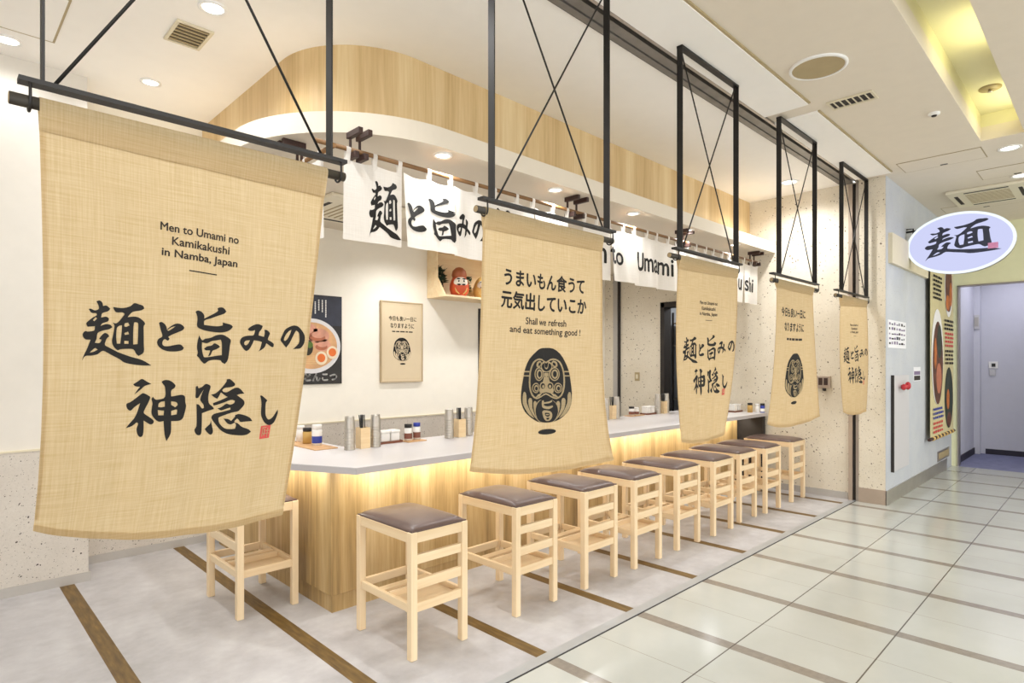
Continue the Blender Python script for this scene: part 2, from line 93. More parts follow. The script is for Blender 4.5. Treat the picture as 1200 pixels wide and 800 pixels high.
EMBLEM = [(0,'k',[(0.0106,-0.594),(0.0572,-0.5965),(0.1037,-0.6199),(0.1369,-0.6604),(0.161,-0.7064),(0.1747,-0.7557),(0.1848,-0.8173),(0.1795,-0.8719),(0.1519,-0.9122),(0.1133,-0.9393),(0.0678,-0.951),(0.0264,-0.9529),(-0.0189,-0.9469),(-0.0688,-0.9254),(-0.1083,-0.8963),(-0.1323,-0.8562),(-0.1373,-0.8104),(-0.13,-0.7473),(-0.1198,-0.6953),(-0.0968,-0.6485),(-0.0583,-0.6154),(-0.0277,-0.5987)]),(1,'c',[(-0.1298,-0.7071),(-0.0944,-0.7061),(-0.094,-0.7118),(-0.1294,-0.7128)]),(1,'c',[(0.1703,-0.7128),(0.1324,-0.7117),(0.1321,-0.7057),(0.1701,-0.7067)]),(1,'c',[(-0.136,-0.7274),(-0.0946,-0.7263),(-0.0942,-0.7315),(-0.1356,-0.7325)]),(1,'c',[(0.1792,-0.7339),(0.1348,-0.7324),(0.1346,-0.7269),(0.179,-0.7284)]),(1,'c',[(0.0146,-0.6604),(-0.0126,-0.6473),(-0.0444,-0.6469),(-0.0748,-0.6622),(-0.0905,-0.6944),(-0.0955,-0.735),(-0.0923,-0.781),(-0.0741,-0.8212),(-0.04,-0.8388),(-0.0058,-0.8305),(0.0231,-0.8176),(0.0534,-0.832),(0.0891,-0.8423),(0.1226,-0.8259),(0.1377,-0.7844),(0.1366,-0.7361),(0.1267,-0.6935),(0.1064,-0.6601),(0.0728,-0.6451),(0.0404,-0.6465)]),(2,'k',[(0.015,-0.668),(-0.0122,-0.6549),(-0.0416,-0.6538),(-0.0667,-0.6672),(-0.0818,-0.6971),(-0.0863,-0.7348),(-0.0824,-0.7797),(-0.0669,-0.8154),(-0.0382,-0.8306),(-0.0062,-0.8229),(0.0227,-0.8105),(0.0531,-0.8243),(0.0865,-0.8338),(0.1145,-0.8195),(0.1272,-0.7828),(0.1268,-0.7358),(0.1178,-0.6963),(0.0984,-0.6655),(0.0708,-0.6523),(0.0408,-0.6542)]),(3,'c',[(0.0049,-0.7134),(0.0304,-0.7134),(0.037,-0.746),(0.0475,-0.7668),(0.067,-0.7968),(0.0558,-0.8143),(0.0225,-0.8058),(-0.0099,-0.8129),(-0.0226,-0.7952),(-0.0063,-0.7662),(0.0021,-0.7457)]),(3,'c',[(0.0013,-0.7193),(0.0003,-0.7294),(-0.0039,-0.7386),(-0.0108,-0.7459),(-0.0197,-0.7505),(-0.0298,-0.7521),(-0.0401,-0.7506),(-0.0495,-0.746),(-0.0572,-0.7389),(-0.0625,-0.7299),(-0.0647,-0.7199),(-0.0638,-0.7098),(-0.0597,-0.7007),(-0.0529,-0.6934),(-0.0441,-0.6886),(-0.0339,-0.6868),(-0.0236,-0.6883),(-0.014,-0.6928),(-0.0062,-0.7),(-0.001,-0.7091)]),(3,'c',[(0.0358,-0.7091),(0.0401,-0.6999),(0.0472,-0.6925),(0.0564,-0.6878),(0.0668,-0.6862),(0.0774,-0.6879),(0.0872,-0.6927),(0.0951,-0.7003),(0.1004,-0.7097),(0.1025,-0.7201),(0.1013,-0.7305),(0.0969,-0.7398),(0.0897,-0.747),(0.0804,-0.7516),(0.0701,-0.753),(0.0596,-0.7512),(0.05,-0.7463),(0.0422,-0.7389),(0.0369,-0.7296),(0.0347,-0.7193)]),(4,'k',[(-0.0058,-0.7193),(-0.0066,-0.7278),(-0.0098,-0.7355),(-0.0152,-0.7416),(-0.0222,-0.7455),(-0.0301,-0.7469),(-0.0382,-0.7456),(-0.0457,-0.7418),(-0.0517,-0.7358),(-0.0559,-0.7282),(-0.0577,-0.7198),(-0.057,-0.7113),(-0.0538,-0.7037),(-0.0485,-0.6975),(-0.0415,-0.6935),(-0.0336,-0.6921),(-0.0255,-0.6933),(-0.018,-0.6971),(-0.0118,-0.7031),(-0.0076,-0.7108)]),(4,'k',[(0.0428,-0.7108),(0.0461,-0.703),(0.0517,-0.6969),(0.0589,-0.6929),(0.0671,-0.6916),(0.0754,-0.693),(0.0831,-0.6971),(0.0893,-0.7034),(0.0935,-0.7113),(0.0952,-0.72),(0.0943,-0.7287),(0.0909,-0.7365),(0.0853,-0.7426),(0.078,-0.7464),(0.0698,-0.7476),(0.0616,-0.7461),(0.0541,-0.7421),(0.0479,-0.7358),(0.0437,-0.728),(0.0419,-0.7194)]),(5,'c',[(-0.0106,-0.7193),(-0.0112,-0.7264),(-0.0138,-0.7328),(-0.0182,-0.7378),(-0.024,-0.7411),(-0.0304,-0.7422),(-0.037,-0.7412),(-0.0431,-0.738),(-0.0481,-0.733),(-0.0515,-0.7267),(-0.053,-0.7197),(-0.0524,-0.7127),(-0.0499,-0.7063),(-0.0455,-0.7013),(-0.0398,-0.6979),(-0.0333,-0.6967),(-0.0267,-0.6978),(-0.0205,-0.7009),(-0.0155,-0.7059),(-0.0121,-0.7123)]),(5,'c',[(0.0474,-0.7123),(0.0502,-0.7058),(0.0547,-0.7007),(0.0606,-0.6975),(0.0673,-0.6964),(0.0741,-0.6975),(0.0804,-0.7009),(0.0855,-0.7061),(0.0889,-0.7127),(0.0903,-0.7199),(0.0896,-0.7271),(0.0868,-0.7336),(0.0822,-0.7387),(0.0763,-0.7419),(0.0697,-0.7429),(0.0629,-0.7416),(0.0567,-0.7382),(0.0516,-0.733),(0.0482,-0.7266),(0.0468,-0.7194)]),(6,'k',[(-0.0193,-0.7194),(-0.0196,-0.7239),(-0.021,-0.728),(-0.0234,-0.7312),(-0.0266,-0.7333),(-0.0302,-0.7341),(-0.0338,-0.7334),(-0.0373,-0.7313),(-0.0401,-0.7281),(-0.042,-0.7241),(-0.0429,-0.7196),(-0.0426,-0.7151),(-0.0412,-0.711),(-0.0388,-0.7078),(-0.0356,-0.7056),(-0.032,-0.7049),(-0.0283,-0.7056),(-0.0249,-0.7076),(-0.0221,-0.7108),(-0.0201,-0.7149)]),(6,'k',[(0.0559,-0.7149),(0.0574,-0.7107),(0.0599,-0.7075),(0.0632,-0.7054),(0.0669,-0.7047),(0.0707,-0.7055),(0.0742,-0.7076),(0.077,-0.7109),(0.079,-0.7151),(0.0798,-0.7198),(0.0794,-0.7244),(0.0779,-0.7285),(0.0754,-0.7318),(0.0721,-0.7338),(0.0684,-0.7345),(0.0647,-0.7337),(0.0612,-0.7316),(0.0584,-0.7282),(0.0564,-0.7241),(0.0556,-0.7195)]),(3,'c',[(-0.0539,-0.682),(-0.0511,-0.6645),(-0.028,-0.6552),(-0.0154,-0.6667),(-0.0262,-0.6844),(-0.0418,-0.6875)]),(3,'c',[(0.0749,-0.6869),(0.0586,-0.6838),(0.0455,-0.666),(0.057,-0.6541),(0.0819,-0.663),(0.0869,-0.681)]),(4,'k',[(-0.0423,-0.6788),(-0.0376,-0.6671),(-0.0251,-0.6639),(-0.023,-0.6726),(-0.032,-0.6804)]),(4,'k',[(0.064,-0.6797),(0.0539,-0.6719),(0.055,-0.663),(0.0682,-0.666),(0.0745,-0.6779)]),(3,'c',[(-0.0116,-0.6637),(0.0017,-0.6606),(0.0079,-0.684),(0.0163,-0.6898),(0.0239,-0.6839),(0.0274,-0.6603),(0.0413,-0.6631),(0.0536,-0.6808),(0.0427,-0.7046),(0.0175,-0.7104),(-0.0083,-0.7047),(-0.0216,-0.6814)]),(4,'k',[(-0.0073,-0.6695),(0.0006,-0.6682),(0.0067,-0.6899),(0.0166,-0.6963),(0.0259,-0.6898),(0.0295,-0.6679),(0.0376,-0.669),(0.0481,-0.6838),(0.0346,-0.7016),(0.0172,-0.7063),(-0.0006,-0.7017),(-0.0159,-0.6842)]),(3,'c',[(0.0194,-0.7764),(0.0187,-0.7822),(0.0161,-0.7874),(0.0118,-0.7914),(0.0062,-0.794),(0.0,-0.7949),(-0.0063,-0.7939),(-0.0121,-0.7912),(-0.0169,-0.787),(-0.02,-0.7818),(-0.0214,-0.776),(-0.0207,-0.7702),(-0.0181,-0.7651),(-0.0139,-0.7609),(-0.0083,-0.7583),(-0.002,-0.7574),(0.0043,-0.7584),(0.0102,-0.7611),(0.015,-0.7653),(0.0181,-0.7705)]),(3,'c',[(0.0233,-0.7706),(0.026,-0.7654),(0.0303,-0.7613),(0.036,-0.7587),(0.0423,-0.7578),(0.0488,-0.7589),(0.0546,-0.7617),(0.0594,-0.7659),(0.0626,-0.7713),(0.0638,-0.7772),(0.063,-0.783),(0.0603,-0.7882),(0.0559,-0.7923),(0.0503,-0.7949),(0.044,-0.7957),(0.0376,-0.7946),(0.0318,-0.7918),(0.0271,-0.7875),(0.0239,-0.7822),(0.0226,-0.7764)]),(4,'k',[(0.0131,-0.7763),(0.0127,-0.7804),(0.0108,-0.7842),(0.0079,-0.7871),(0.004,-0.789),(-0.0003,-0.7896),(-0.0047,-0.7889),(-0.0087,-0.7869),(-0.012,-0.7839),(-0.0142,-0.7802),(-0.0151,-0.776),(-0.0147,-0.7719),(-0.0129,-0.7682),(-0.0099,-0.7652),(-0.0061,-0.7633),(-0.0017,-0.7627),(0.0027,-0.7634),(0.0067,-0.7653),(0.01,-0.7683),(0.0122,-0.7721)]),(4,'k',[(0.0294,-0.7723),(0.0313,-0.7686),(0.0343,-0.7656),(0.0382,-0.7637),(0.0425,-0.7631),(0.047,-0.7639),(0.0511,-0.7659),(0.0544,-0.769),(0.0566,-0.7728),(0.0574,-0.777),(0.0569,-0.7812),(0.0551,-0.785),(0.052,-0.7879),(0.0481,-0.7898),(0.0438,-0.7903),(0.0393,-0.7896),(0.0353,-0.7876),(0.032,-0.7845),(0.0298,-0.7807),(0.0289,-0.7765)]),(5,'c',[(0.0078,-0.7786),(0.0075,-0.7809),(0.0066,-0.783),(0.0052,-0.7847),(0.0033,-0.7858),(0.0011,-0.7861),(-0.0011,-0.7857),(-0.0031,-0.7846),(-0.0048,-0.7829),(-0.0059,-0.7808),(-0.0064,-0.7784),(-0.0062,-0.7761),(-0.0053,-0.774),(-0.0038,-0.7723),(-0.0019,-0.7712),(0.0003,-0.7709),(0.0025,-0.7713),(0.0045,-0.7724),(0.0062,-0.7741),(0.0073,-0.7762)]),(5,'c',[(0.0348,-0.7766),(0.0357,-0.7745),(0.0372,-0.7728),(0.0391,-0.7717),(0.0413,-0.7714),(0.0436,-0.7718),(0.0456,-0.7729),(0.0473,-0.7747),(0.0484,-0.7768),(0.0488,-0.7792),(0.0486,-0.7816),(0.0476,-0.7837),(0.0461,-0.7854),(0.0442,-0.7864),(0.042,-0.7868),(0.0398,-0.7863),(0.0378,-0.7852),(0.0361,-0.7835),(0.035,-0.7813),(0.0346,-0.7789)]),(3,'c',[(-0.0232,-0.7853),(-0.024,-0.7929),(-0.0274,-0.7997),(-0.0329,-0.8051),(-0.04,-0.8085),(-0.048,-0.8097),(-0.0562,-0.8085),(-0.0637,-0.805),(-0.0699,-0.7996),(-0.074,-0.7929),(-0.0758,-0.7854),(-0.075,-0.7779),(-0.0718,-0.7711),(-0.0663,-0.7657),(-0.0592,-0.7622),(-0.0511,-0.7609),(-0.0429,-0.7621),(-0.0353,-0.7655),(-0.0291,-0.7709),(-0.0249,-0.7778)]),(3,'c',[(0.0676,-0.7791),(0.0712,-0.7722),(0.077,-0.7668),(0.0845,-0.7635),(0.0929,-0.7625),(0.1014,-0.7639),(0.1091,-0.7677),(0.1153,-0.7735),(0.1194,-0.7807),(0.1209,-0.7886),(0.1198,-0.7963),(0.1161,-0.8032),(0.1102,-0.8085),(0.1028,-0.8118),(0.0945,-0.8127),(0.0861,-0.8111),(0.0784,-0.8073),(0.0723,-0.8016),(0.0682,-0.7945),(0.0666,-0.7867)]),(4,'k',[(-0.0286,-0.7853),(-0.0293,-0.7914),(-0.0319,-0.7969),(-0.0363,-0.8013),(-0.0419,-0.8041),(-0.0483,-0.805),(-0.0548,-0.804),(-0.0608,-0.8012),(-0.0657,-0.7969),(-0.069,-0.7914),(-0.0704,-0.7854),(-0.0698,-0.7793),(-0.0672,-0.7738),(-0.0629,-0.7694),(-0.0572,-0.7666),(-0.0508,-0.7656),(-0.0443,-0.7665),(-0.0382,-0.7693),(-0.0333,-0.7737),(-0.03,-0.7792)]),(4,'k',[(0.073,-0.7807),(0.0758,-0.7751),(0.0804,-0.7708),(0.0864,-0.768),(0.093,-0.7672),(0.0998,-0.7684),(0.1059,-0.7715),(0.1108,-0.7762),(0.1141,-0.782),(0.1153,-0.7883),(0.1144,-0.7946),(0.1115,-0.8002),(0.1068,-0.8045),(0.1009,-0.8072),(0.0943,-0.8079),(0.0876,-0.8067),(0.0816,-0.8036),(0.0767,-0.7989),(0.0734,-0.7932),(0.0721,-0.7869)]),(5,'c',[(-0.034,-0.7865),(-0.0344,-0.7913),(-0.0364,-0.7957),(-0.0396,-0.7991),(-0.0438,-0.8014),(-0.0485,-0.8021),(-0.0533,-0.8013),(-0.0578,-0.7991),(-0.0614,-0.7957),(-0.0639,-0.7913),(-0.0649,-0.7865),(-0.0645,-0.7817),(-0.0626,-0.7773),(-0.0594,-0.7738),(-0.0552,-0.7716),(-0.0505,-0.7708),(-0.0456,-0.7715),(-0.0412,-0.7738),(-0.0375,-0.7772),(-0.035,-0.7816)]),(5,'c',[(0.0784,-0.7833),(0.0805,-0.7789),(0.0839,-0.7754),(0.0883,-0.7733),(0.0932,-0.7726),(0.0982,-0.7736),(0.1027,-0.776),(0.1064,-0.7797),(0.1088,-0.7843),(0.1097,-0.7893),(0.1091,-0.7943),(0.1069,-0.7987),(0.1035,-0.8022),(0.0991,-0.8043),(0.0942,-0.8049),(0.0893,-0.8039),(0.0848,-0.8015),(0.0811,-0.7978),(0.0787,-0.7932),(0.0778,-0.7883)]),(6,'k',[(-0.0409,-0.7876),(-0.0412,-0.7905),(-0.0423,-0.7931),(-0.0443,-0.7951),(-0.0468,-0.7964),(-0.0496,-0.7969),(-0.0525,-0.7964),(-0.0552,-0.7951),(-0.0573,-0.7931),(-0.0588,-0.7905),(-0.0595,-0.7876),(-0.0592,-0.7848),(-0.0581,-0.7822),(-0.0561,-0.7801),(-0.0536,-0.7788),(-0.0508,-0.7783),(-0.0479,-0.7788),(-0.0452,-0.7801),(-0.043,-0.7821),(-0.0415,-0.7847)]),(6,'k',[(0.0853,-0.7867),(0.0866,-0.7841),(0.0887,-0.7821),(0.0913,-0.7808),(0.0942,-0.7804),(0.0972,-0.781),(0.0999,-0.7824),(0.1021,-0.7846),(0.1036,-0.7873),(0.1041,-0.7903),(0.1037,-0.7933),(0.1025,-0.7959),(0.1004,-0.7979),(0.0978,-0.7992),(0.0948,-0.7996),(0.0919,-0.799),(0.0892,-0.7975),(0.087,-0.7953),(0.0855,-0.7926),(0.085,-0.7897)]),(3,'c',[(-0.0071,-0.8071),(-0.0023,-0.8101),(-0.0199,-0.8273),(-0.0263,-0.8249)]),(3,'c',[(0.0736,-0.8274),(0.0674,-0.8295),(0.0478,-0.8111),(0.0524,-0.8083)]),(3,'c',[(-0.0178,-0.8104),(-0.013,-0.8134),(-0.0306,-0.829),(-0.0369,-0.8266)]),(3,'c',[(0.0847,-0.8296),(0.0785,-0.8317),(0.059,-0.815),(0.0636,-0.8122)]),(3,'c',[(-0.0285,-0.8138),(-0.0236,-0.8168),(-0.0413,-0.8306),(-0.0476,-0.8282)]),(3,'c',[(0.0958,-0.8319),(0.0896,-0.834),(0.0702,-0.8189),(0.0748,-0.8161)]),(4,'k',[(0.0139,-0.7311),(0.0131,-0.7327),(0.0108,-0.7334),(0.0086,-0.7327),(0.0075,-0.731),(0.0084,-0.7294),(0.0106,-0.7287),(0.0129,-0.7294)]),(4,'k',[(0.0243,-0.7294),(0.0265,-0.7287),(0.0288,-0.7294),(0.0298,-0.7311),(0.029,-0.7328),(0.0267,-0.7335),(0.0245,-0.7328),(0.0234,-0.7311)]),(1,'c',[(-0.1269,-0.8274),(-0.1239,-0.8073),(-0.1134,-0.8054),(-0.1046,-0.8214),(-0.0999,-0.8559),(-0.0742,-0.8993),(-0.0476,-0.9287),(-0.0809,-0.9125),(-0.1094,-0.8819),(-0.1248,-0.8561)]),(1,'c',[(0.1787,-0.8657),(0.1647,-0.8921),(0.1371,-0.9219),(0.1041,-0.9356),(0.1295,-0.9075),(0.1526,-0.8639),(0.1545,-0.8276),(0.1622,-0.8111),(0.1735,-0.8136),(0.1785,-0.8352)]),(1,'c',[(-0.0922,-0.8473),(-0.087,-0.834),(-0.0748,-0.834),(-0.0678,-0.8473),(-0.0642,-0.8792),(-0.043,-0.9172),(-0.0269,-0.9379),(-0.0583,-0.9128),(-0.0822,-0.8819)]),(1,'c',[(0.1366,-0.89),(0.114,-0.9202),(0.0836,-0.9432),(0.0987,-0.9234),(0.1177,-0.8858),(0.1185,-0.8528),(0.1245,-0.8393),(0.1372,-0.84),(0.1438,-0.8543)]),(1,'c',[(-0.0594,-0.8589),(-0.054,-0.8479),(-0.0417,-0.8492),(-0.0348,-0.8621),(-0.0369,-0.8912),(-0.0222,-0.9264),(-0.0093,-0.9431),(-0.0345,-0.9214),(-0.0528,-0.8909)]),(1,'c',[(0.107,-0.8971),(0.0903,-0.927),(0.0662,-0.9468),(0.0781,-0.931),(0.0907,-0.8961),(0.086,-0.866),(0.0918,-0.8532),(0.1043,-0.8526),(0.1109,-0.8644)]),(1,'c',[(0.0241,-0.84),(0.0649,-0.8461),(0.0955,-0.8725),(0.1024,-0.9057),(0.0904,-0.9347),(0.0678,-0.951),(0.0264,-0.9529),(-0.0107,-0.9472),(-0.0341,-0.929),(-0.0478,-0.8997),(-0.0436,-0.8678),(-0.0159,-0.8438)]),(2,'k',[(0.0239,-0.8353),(0.065,-0.8484),(0.0909,-0.8735),(0.0978,-0.9055),(0.0843,-0.9343),(0.064,-0.949),(0.0286,-0.9518),(-0.0062,-0.9456),(-0.0281,-0.9292),(-0.0417,-0.8998),(-0.0374,-0.8691),(-0.0142,-0.8461)]),(3,'c',[(-0.001,-0.8482),(0.0088,-0.8443),(0.0125,-0.8544),(0.0418,-0.8511),(0.0555,-0.8457),(0.059,-0.8529),(0.0421,-0.8594),(0.0128,-0.862),(0.0132,-0.8691),(0.0351,-0.8745),(0.062,-0.8709),(0.0646,-0.8781),(0.0434,-0.8878),(0.0139,-0.8838),(0.0003,-0.8734)]),(3,'c',[(0.004,-0.901),(0.0144,-0.8926),(0.0476,-0.8975),(0.061,-0.9123),(0.0583,-0.9328),(0.045,-0.9438),(0.026,-0.9429),(0.0126,-0.9265)]),(4,'k',[(0.0194,-0.9045),(0.0424,-0.9066),(0.0473,-0.9175),(0.0383,-0.9241),(0.023,-0.9187)]),(5,'c',[(0.0242,-0.9106),(0.041,-0.9113),(0.0412,-0.916),(0.0259,-0.9159)]),(4,'k',[(0.0279,-0.9295),(0.0446,-0.9291),(0.0417,-0.9372),(0.0312,-0.9372)]),(1,'k',[(0.0862,-0.9956),(0.0843,-0.9996),(0.0775,-1.0033),(0.0667,-1.0063),(0.0528,-1.0083),(0.0372,-1.0092),(0.0214,-1.0088),(0.007,-1.0073),(-0.0046,-1.0048),(-0.0124,-1.0015),(-0.0156,-0.9976),(-0.0138,-0.9935),(-0.0072,-0.9897),(0.0036,-0.9865),(0.0175,-0.9842),(0.0332,-0.9832),(0.0491,-0.9835),(0.0636,-0.9852),(0.0754,-0.9879),(0.0832,-0.9915)])]

# ------------------------------------------------------------------ helpers
def lin(h):
    h = h.lstrip('#')
    v = [int(h[i:i + 2], 16) / 255 for i in (0, 2, 4)]
    return tuple(c / 12.92 if c <= 0.04045 else ((c + 0.055) / 1.055) ** 2.4 for c in v) + (1.0,)


class NT:
    def __init__(self, name):
        self.m = bpy.data.materials.new(name)
        self.m.use_nodes = True
        self.t = self.m.node_tree
        self.n = self.t.nodes
        self.b = self.n['Principled BSDF']
        self.out = self.n['Material Output']

    def add(self, typ, **kw):
        nd = self.n.new(typ)
        for k, v in kw.items():
            if k == 'ins':
                for i, val in v.items():
                    if isinstance(val, bpy.types.NodeSocket):
                        self.t.links.new(val, nd.inputs[i])
                    else:
                        nd.inputs[i].default_value = val
            else:
                setattr(nd, k, v)
        return nd

    def link(self, a, b):
        self.t.links.new(a, b)

    def obj(self, scale=(1, 1, 1), loc=(0, 0, 0)):
        tc = self.add('ShaderNodeTexCoord')
        mp = self.add('ShaderNodeMapping', ins={0: tc.outputs['Object']})
        mp.inputs['Scale'].default_value = scale
        mp.inputs['Location'].default_value = loc
        return mp.outputs[0]

    def noise(self, vec, scale=1.0, detail=4.0, rough=0.55, dist=0.0):
        nd = self.add('ShaderNodeTexNoise', ins={'Vector': vec, 'Scale': scale, 'Detail': detail, 'Roughness': rough, 'Distortion': dist})
        return nd.outputs['Fac']

    def ramp(self, fac, stops):
        r = self.add('ShaderNodeValToRGB', ins={0: fac})
        e = r.color_ramp.elements
        while len(e) < len(stops):
            e.new(0.5)
        for i, (p, c) in enumerate(stops):
            e[i].position = p
            e[i].color = lin(c) if isinstance(c, str) else c
        return r.outputs[0]

    def math(self, op, a, b=0.0, c=0.0):
        nd = self.add('ShaderNodeMath', operation=op, ins={0: a, 1: b, 2: c})
        return nd.outputs[0]

    def mix(self, fac, a, b, mode='MIX'):
        nd = self.add('ShaderNodeMix', data_type='RGBA', blend_type=mode)
        for i, v in ((0, fac), (6, a), (7, b)):
            if isinstance(v, bpy.types.NodeSocket):
                self.link(v, nd.inputs[i])
            else:
                nd.inputs[i].default_value = lin(v) if isinstance(v, str) else v
        return nd.outputs[2]

    def bump(self, h, strength=0.2, dist=0.01):
        nd = self.add('ShaderNodeBump', ins={'Height': h, 'Strength': strength, 'Distance': dist})
        self.link(nd.outputs[0], self.b.inputs['Normal'])

    def col(self, c):
        if isinstance(c, bpy.types.NodeSocket):
            self.link(c, self.b.inputs['Base Color'])
        else:
            self.b.inputs['Base Color'].default_value = lin(c) if isinstance(c, str) else c

    def fin(self, rough=0.5, metal=0.0, spec=None):
        self.b.inputs['Roughness'].default_value = rough
        self.b.inputs['Metallic'].default_value = metal
        if spec is not None:
            self.b.inputs['Specular IOR Level'].default_value = spec
        return self.m


def plain(name, c, rough=0.5, metal=0.0, var=0.05, spec=None):
    """a plain colour with a slight procedural mottle"""
    k = NT(name)
    n = k.noise(k.obj(), 9.0, 3.0)
    base = lin(c)
    lo = tuple(max(0, x * (1 - var)) for x in base[:3]) + (1,)
    hi = tuple(min(1, x * (1 + var)) for x in base[:3]) + (1,)
    k.col(k.ramp(n, [(0.3, lo), (0.7, hi)]))
    return k.fin(rough, metal, spec)


def emit(name, c, strength):
    k = NT(name)
    e = k.add('ShaderNodeEmission', ins={0: lin(c), 1: strength})
    k.link(e.outputs[0], k.out.inputs[0])
    return k.m


def wood(name, dark, mid, light, axis='z', rough=0.45, fine=90, coarse=9, stretch=0.05):
    k = NT(name)
    st = {'x': (stretch, 1, 1), 'y': (1, stretch, 1), 'z': (1, 1, stretch)}[axis]
    v = k.obj(st)
    a = k.noise(v, coarse, 5.0, 0.6, 0.6)
    b = k.noise(v, fine, 3.0, 0.6)
    f = k.math('ADD', k.math('MULTIPLY', a, 0.72), k.math('MULTIPLY', b, 0.28))
    k.col(k.ramp(f, [(0.34, dark), (0.5, mid), (0.66, light)]))
    k.bump(b, 0.08, 0.004)
    return k.fin(rough)


def terrazzo(name, base, base2, chip, chip2, scale=34, pk=0.72):
    k = NT(name)
    v = k.obj()
    col = k.ramp(k.noise(v, 3.0, 5.0), [(0.35, base), (0.65, base2)])
    mott = k.noise(v, 70.0, 2.0)
    col = k.mix(k.math('MULTIPLY', mott, 0.35), col, chip2)
    warp = k.noise(v, 40.0, 2.0)
    wv = k.add('ShaderNodeVectorMath', operation='MULTIPLY_ADD', ins={0: k.add('ShaderNodeCombineXYZ', ins={0: warp, 1: warp, 2: warp}).outputs[0], 1: (0.03, 0.03, 0.03), 2: v}).outputs[0]
    for sc, thr, pick, c in ((scale, 0.30, pk, chip), (scale * 1.9, 0.32, pk, chip2), (scale * 2.6, 0.30, pk + 0.1, chip)):
        vo = k.add('ShaderNodeTexVoronoi', ins={'Vector': wv, 'Scale': sc, 'Randomness': 1.0})
        sep = k.add('ShaderNodeSeparateColor', ins={0: vo.outputs['Color']})
        on = k.math('MULTIPLY', k.math('LESS_THAN', vo.outputs['Distance'], k.math('MULTIPLY', sep.outputs[1], thr)), k.math('GREATER_THAN', sep.outputs[0], pick))
        col = k.mix(on, col, c)
    k.col(col)
    return k.fin(0.6)


MT = {}
MT['ceiling'] = plain('ceiling_paint', '#F6F3EE', 0.85, var=0.01)
MT['ceiling_mall'] = plain('concourse_ceiling_paint', '#E1D7C7', 0.85, var=0.015)
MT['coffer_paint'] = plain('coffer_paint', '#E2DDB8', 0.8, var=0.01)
MT['wall'] = plain('wall_paint', '#F5F0E4', 0.8, var=0.015)
MT['wall_white'] = plain('left_wall_paper', '#DDD8CF', 0.8, var=0.02)
MT['canopy'] = plain('canopy_white_paint', '#DBD1C0', 0.7, var=0.01)
MT['corr'] = plain('corridor_paint', '#CDCDD8', 0.7, var=0.015)
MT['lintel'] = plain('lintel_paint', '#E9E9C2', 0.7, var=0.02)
MT['terrazzo'] = terrazzo('terrazzo_panel', '#CCC4BA', '#D6CFC5', '#48403A', '#A1988C', 46, 0.60)
MT['terrazzo_end'] = terrazzo('terrazzo_end_wall', '#DCD3C0', '#E4DCCB', '#6E604F', '#B3A48E', 34)
MT['terrazzo_mall'] = terrazzo('concourse_wall_panel', '#B9BDC5', '#C3C6CA', '#AFAEAC', '#B5B8BE', 40)
MT['counter_wood'] = wood('counter_oak', '#7E643E', '#B2935F', '#CCB184', 'z', 0.5, 60, 4.5, 0.05)
MT['band_wood'] = wood('canopy_oak', '#BB9C6B', '#D2B686', '#E0CA9E', 'z', 0.5, 60, 5, 0.04)
MT['stool_wood_z'] = wood('stool_beech_upright', '#E2C499', '#EBD2AB', '#F2DDBB', 'z', 0.42, 60, 8, 0.05)
MT['stool_wood_x'] = wood('stool_beech_across', '#E2C499', '#EBD2AB', '#F2DDBB', 'x', 0.42, 60, 8, 0.05)
MT['stool_wood_y'] = wood('stool_beech_deep', '#E2C499', '#EBD2AB', '#F2DDBB', 'y', 0.42, 60, 8, 0.05)
MT['pale_wood'] = wood('pale_pine', '#E4C597', '#EED5AB', '#F4E0BC', 'x', 0.5, 60, 8, 0.05)
MT['dark_wood'] = wood('dark_stained_timber', '#22130C', '#38211A', '#4A2E22', 'y', 0.5, 60, 8, 0.05)
MT['rod_wood'] = wood('bamboo_brown_rod', '#5B3F22', '#7A5730', '#8C6740', 'x', 0.5, 60, 8, 0.05)
MT['tray_wood'] = wood('tray_wood', '#B98C5F', '#CFA475', '#DCB58A', 'x', 0.5, 60, 8, 0.05)
MT['red_tray'] = wood('dark_tray_wood', '#5E3423', '#7A4630', '#8A5438', 'x', 0.5, 60, 8, 0.05)
MT['pole'] = wood('dark_pole_wood', '#2B2620', '#3C362C', '#4C4436', 'x', 0.5, 60, 8, 0.05)
MT['pole_end'] = plain('pole_cut_end', '#9A8460', 0.6)
MT['black_metal'] = plain('black_painted_steel', '#110C09', 0.5, 0.0, 0.05)
MT['dark'] = plain('dark_recess', '#2A2420', 0.7)
MT['steel'] = plain('brushed_steel', '#C0BBB4', 0.42, 1.0, 0.06)
MT['steel_dull'] = plain('dull_steel', '#A8A098', 0.4, 0.85, 0.06)
MT['rail'] = plain('worn_rail_steel', '#7D7872', 0.45, 0.5, 0.15)
MT['steel_floor'] = plain('steel_threshold', '#AEB1B3', 0.35, 0.25, 0.05)
MT['grey_skirting'] = plain('grey_skirting', '#B1ACA6', 0.5, 0.0, 0.03)
MT['warm_steel'] = plain('warm_steel_skirting', '#B5A596', 0.4, 0.5, 0.04)
MT['worktop'] = plain('white_worktop', '#D8D5D6', 0.35, 0.0, 0.012)
MT['worktop_edge'] = plain('worktop_edge', '#BDB9BB', 0.4, 0.0, 0.012)
MT['leather'] = plain('brown_leather', '#5E4B45', 0.36, 0.0, 0.12)
MT['ink'] = plain('black_ink', '#171412', 0.85, 0, 0.03)
MT['ink_soft'] = plain('dark_brown_ink', '#2E2620', 0.85, 0, 0.03)
MT['seal_red'] = plain('seal_red', '#C9504A', 0.8)
MT['white'] = plain('white_plastic', '#EFEDE9', 0.4, 0, 0.01)
MT['white_paper'] = plain('white_paper', '#E6E6EA', 0.7, 0, 0.01)
MT['offwhite'] = plain('cream_plastic', '#DAD0B6', 0.5, 0, 0.02)
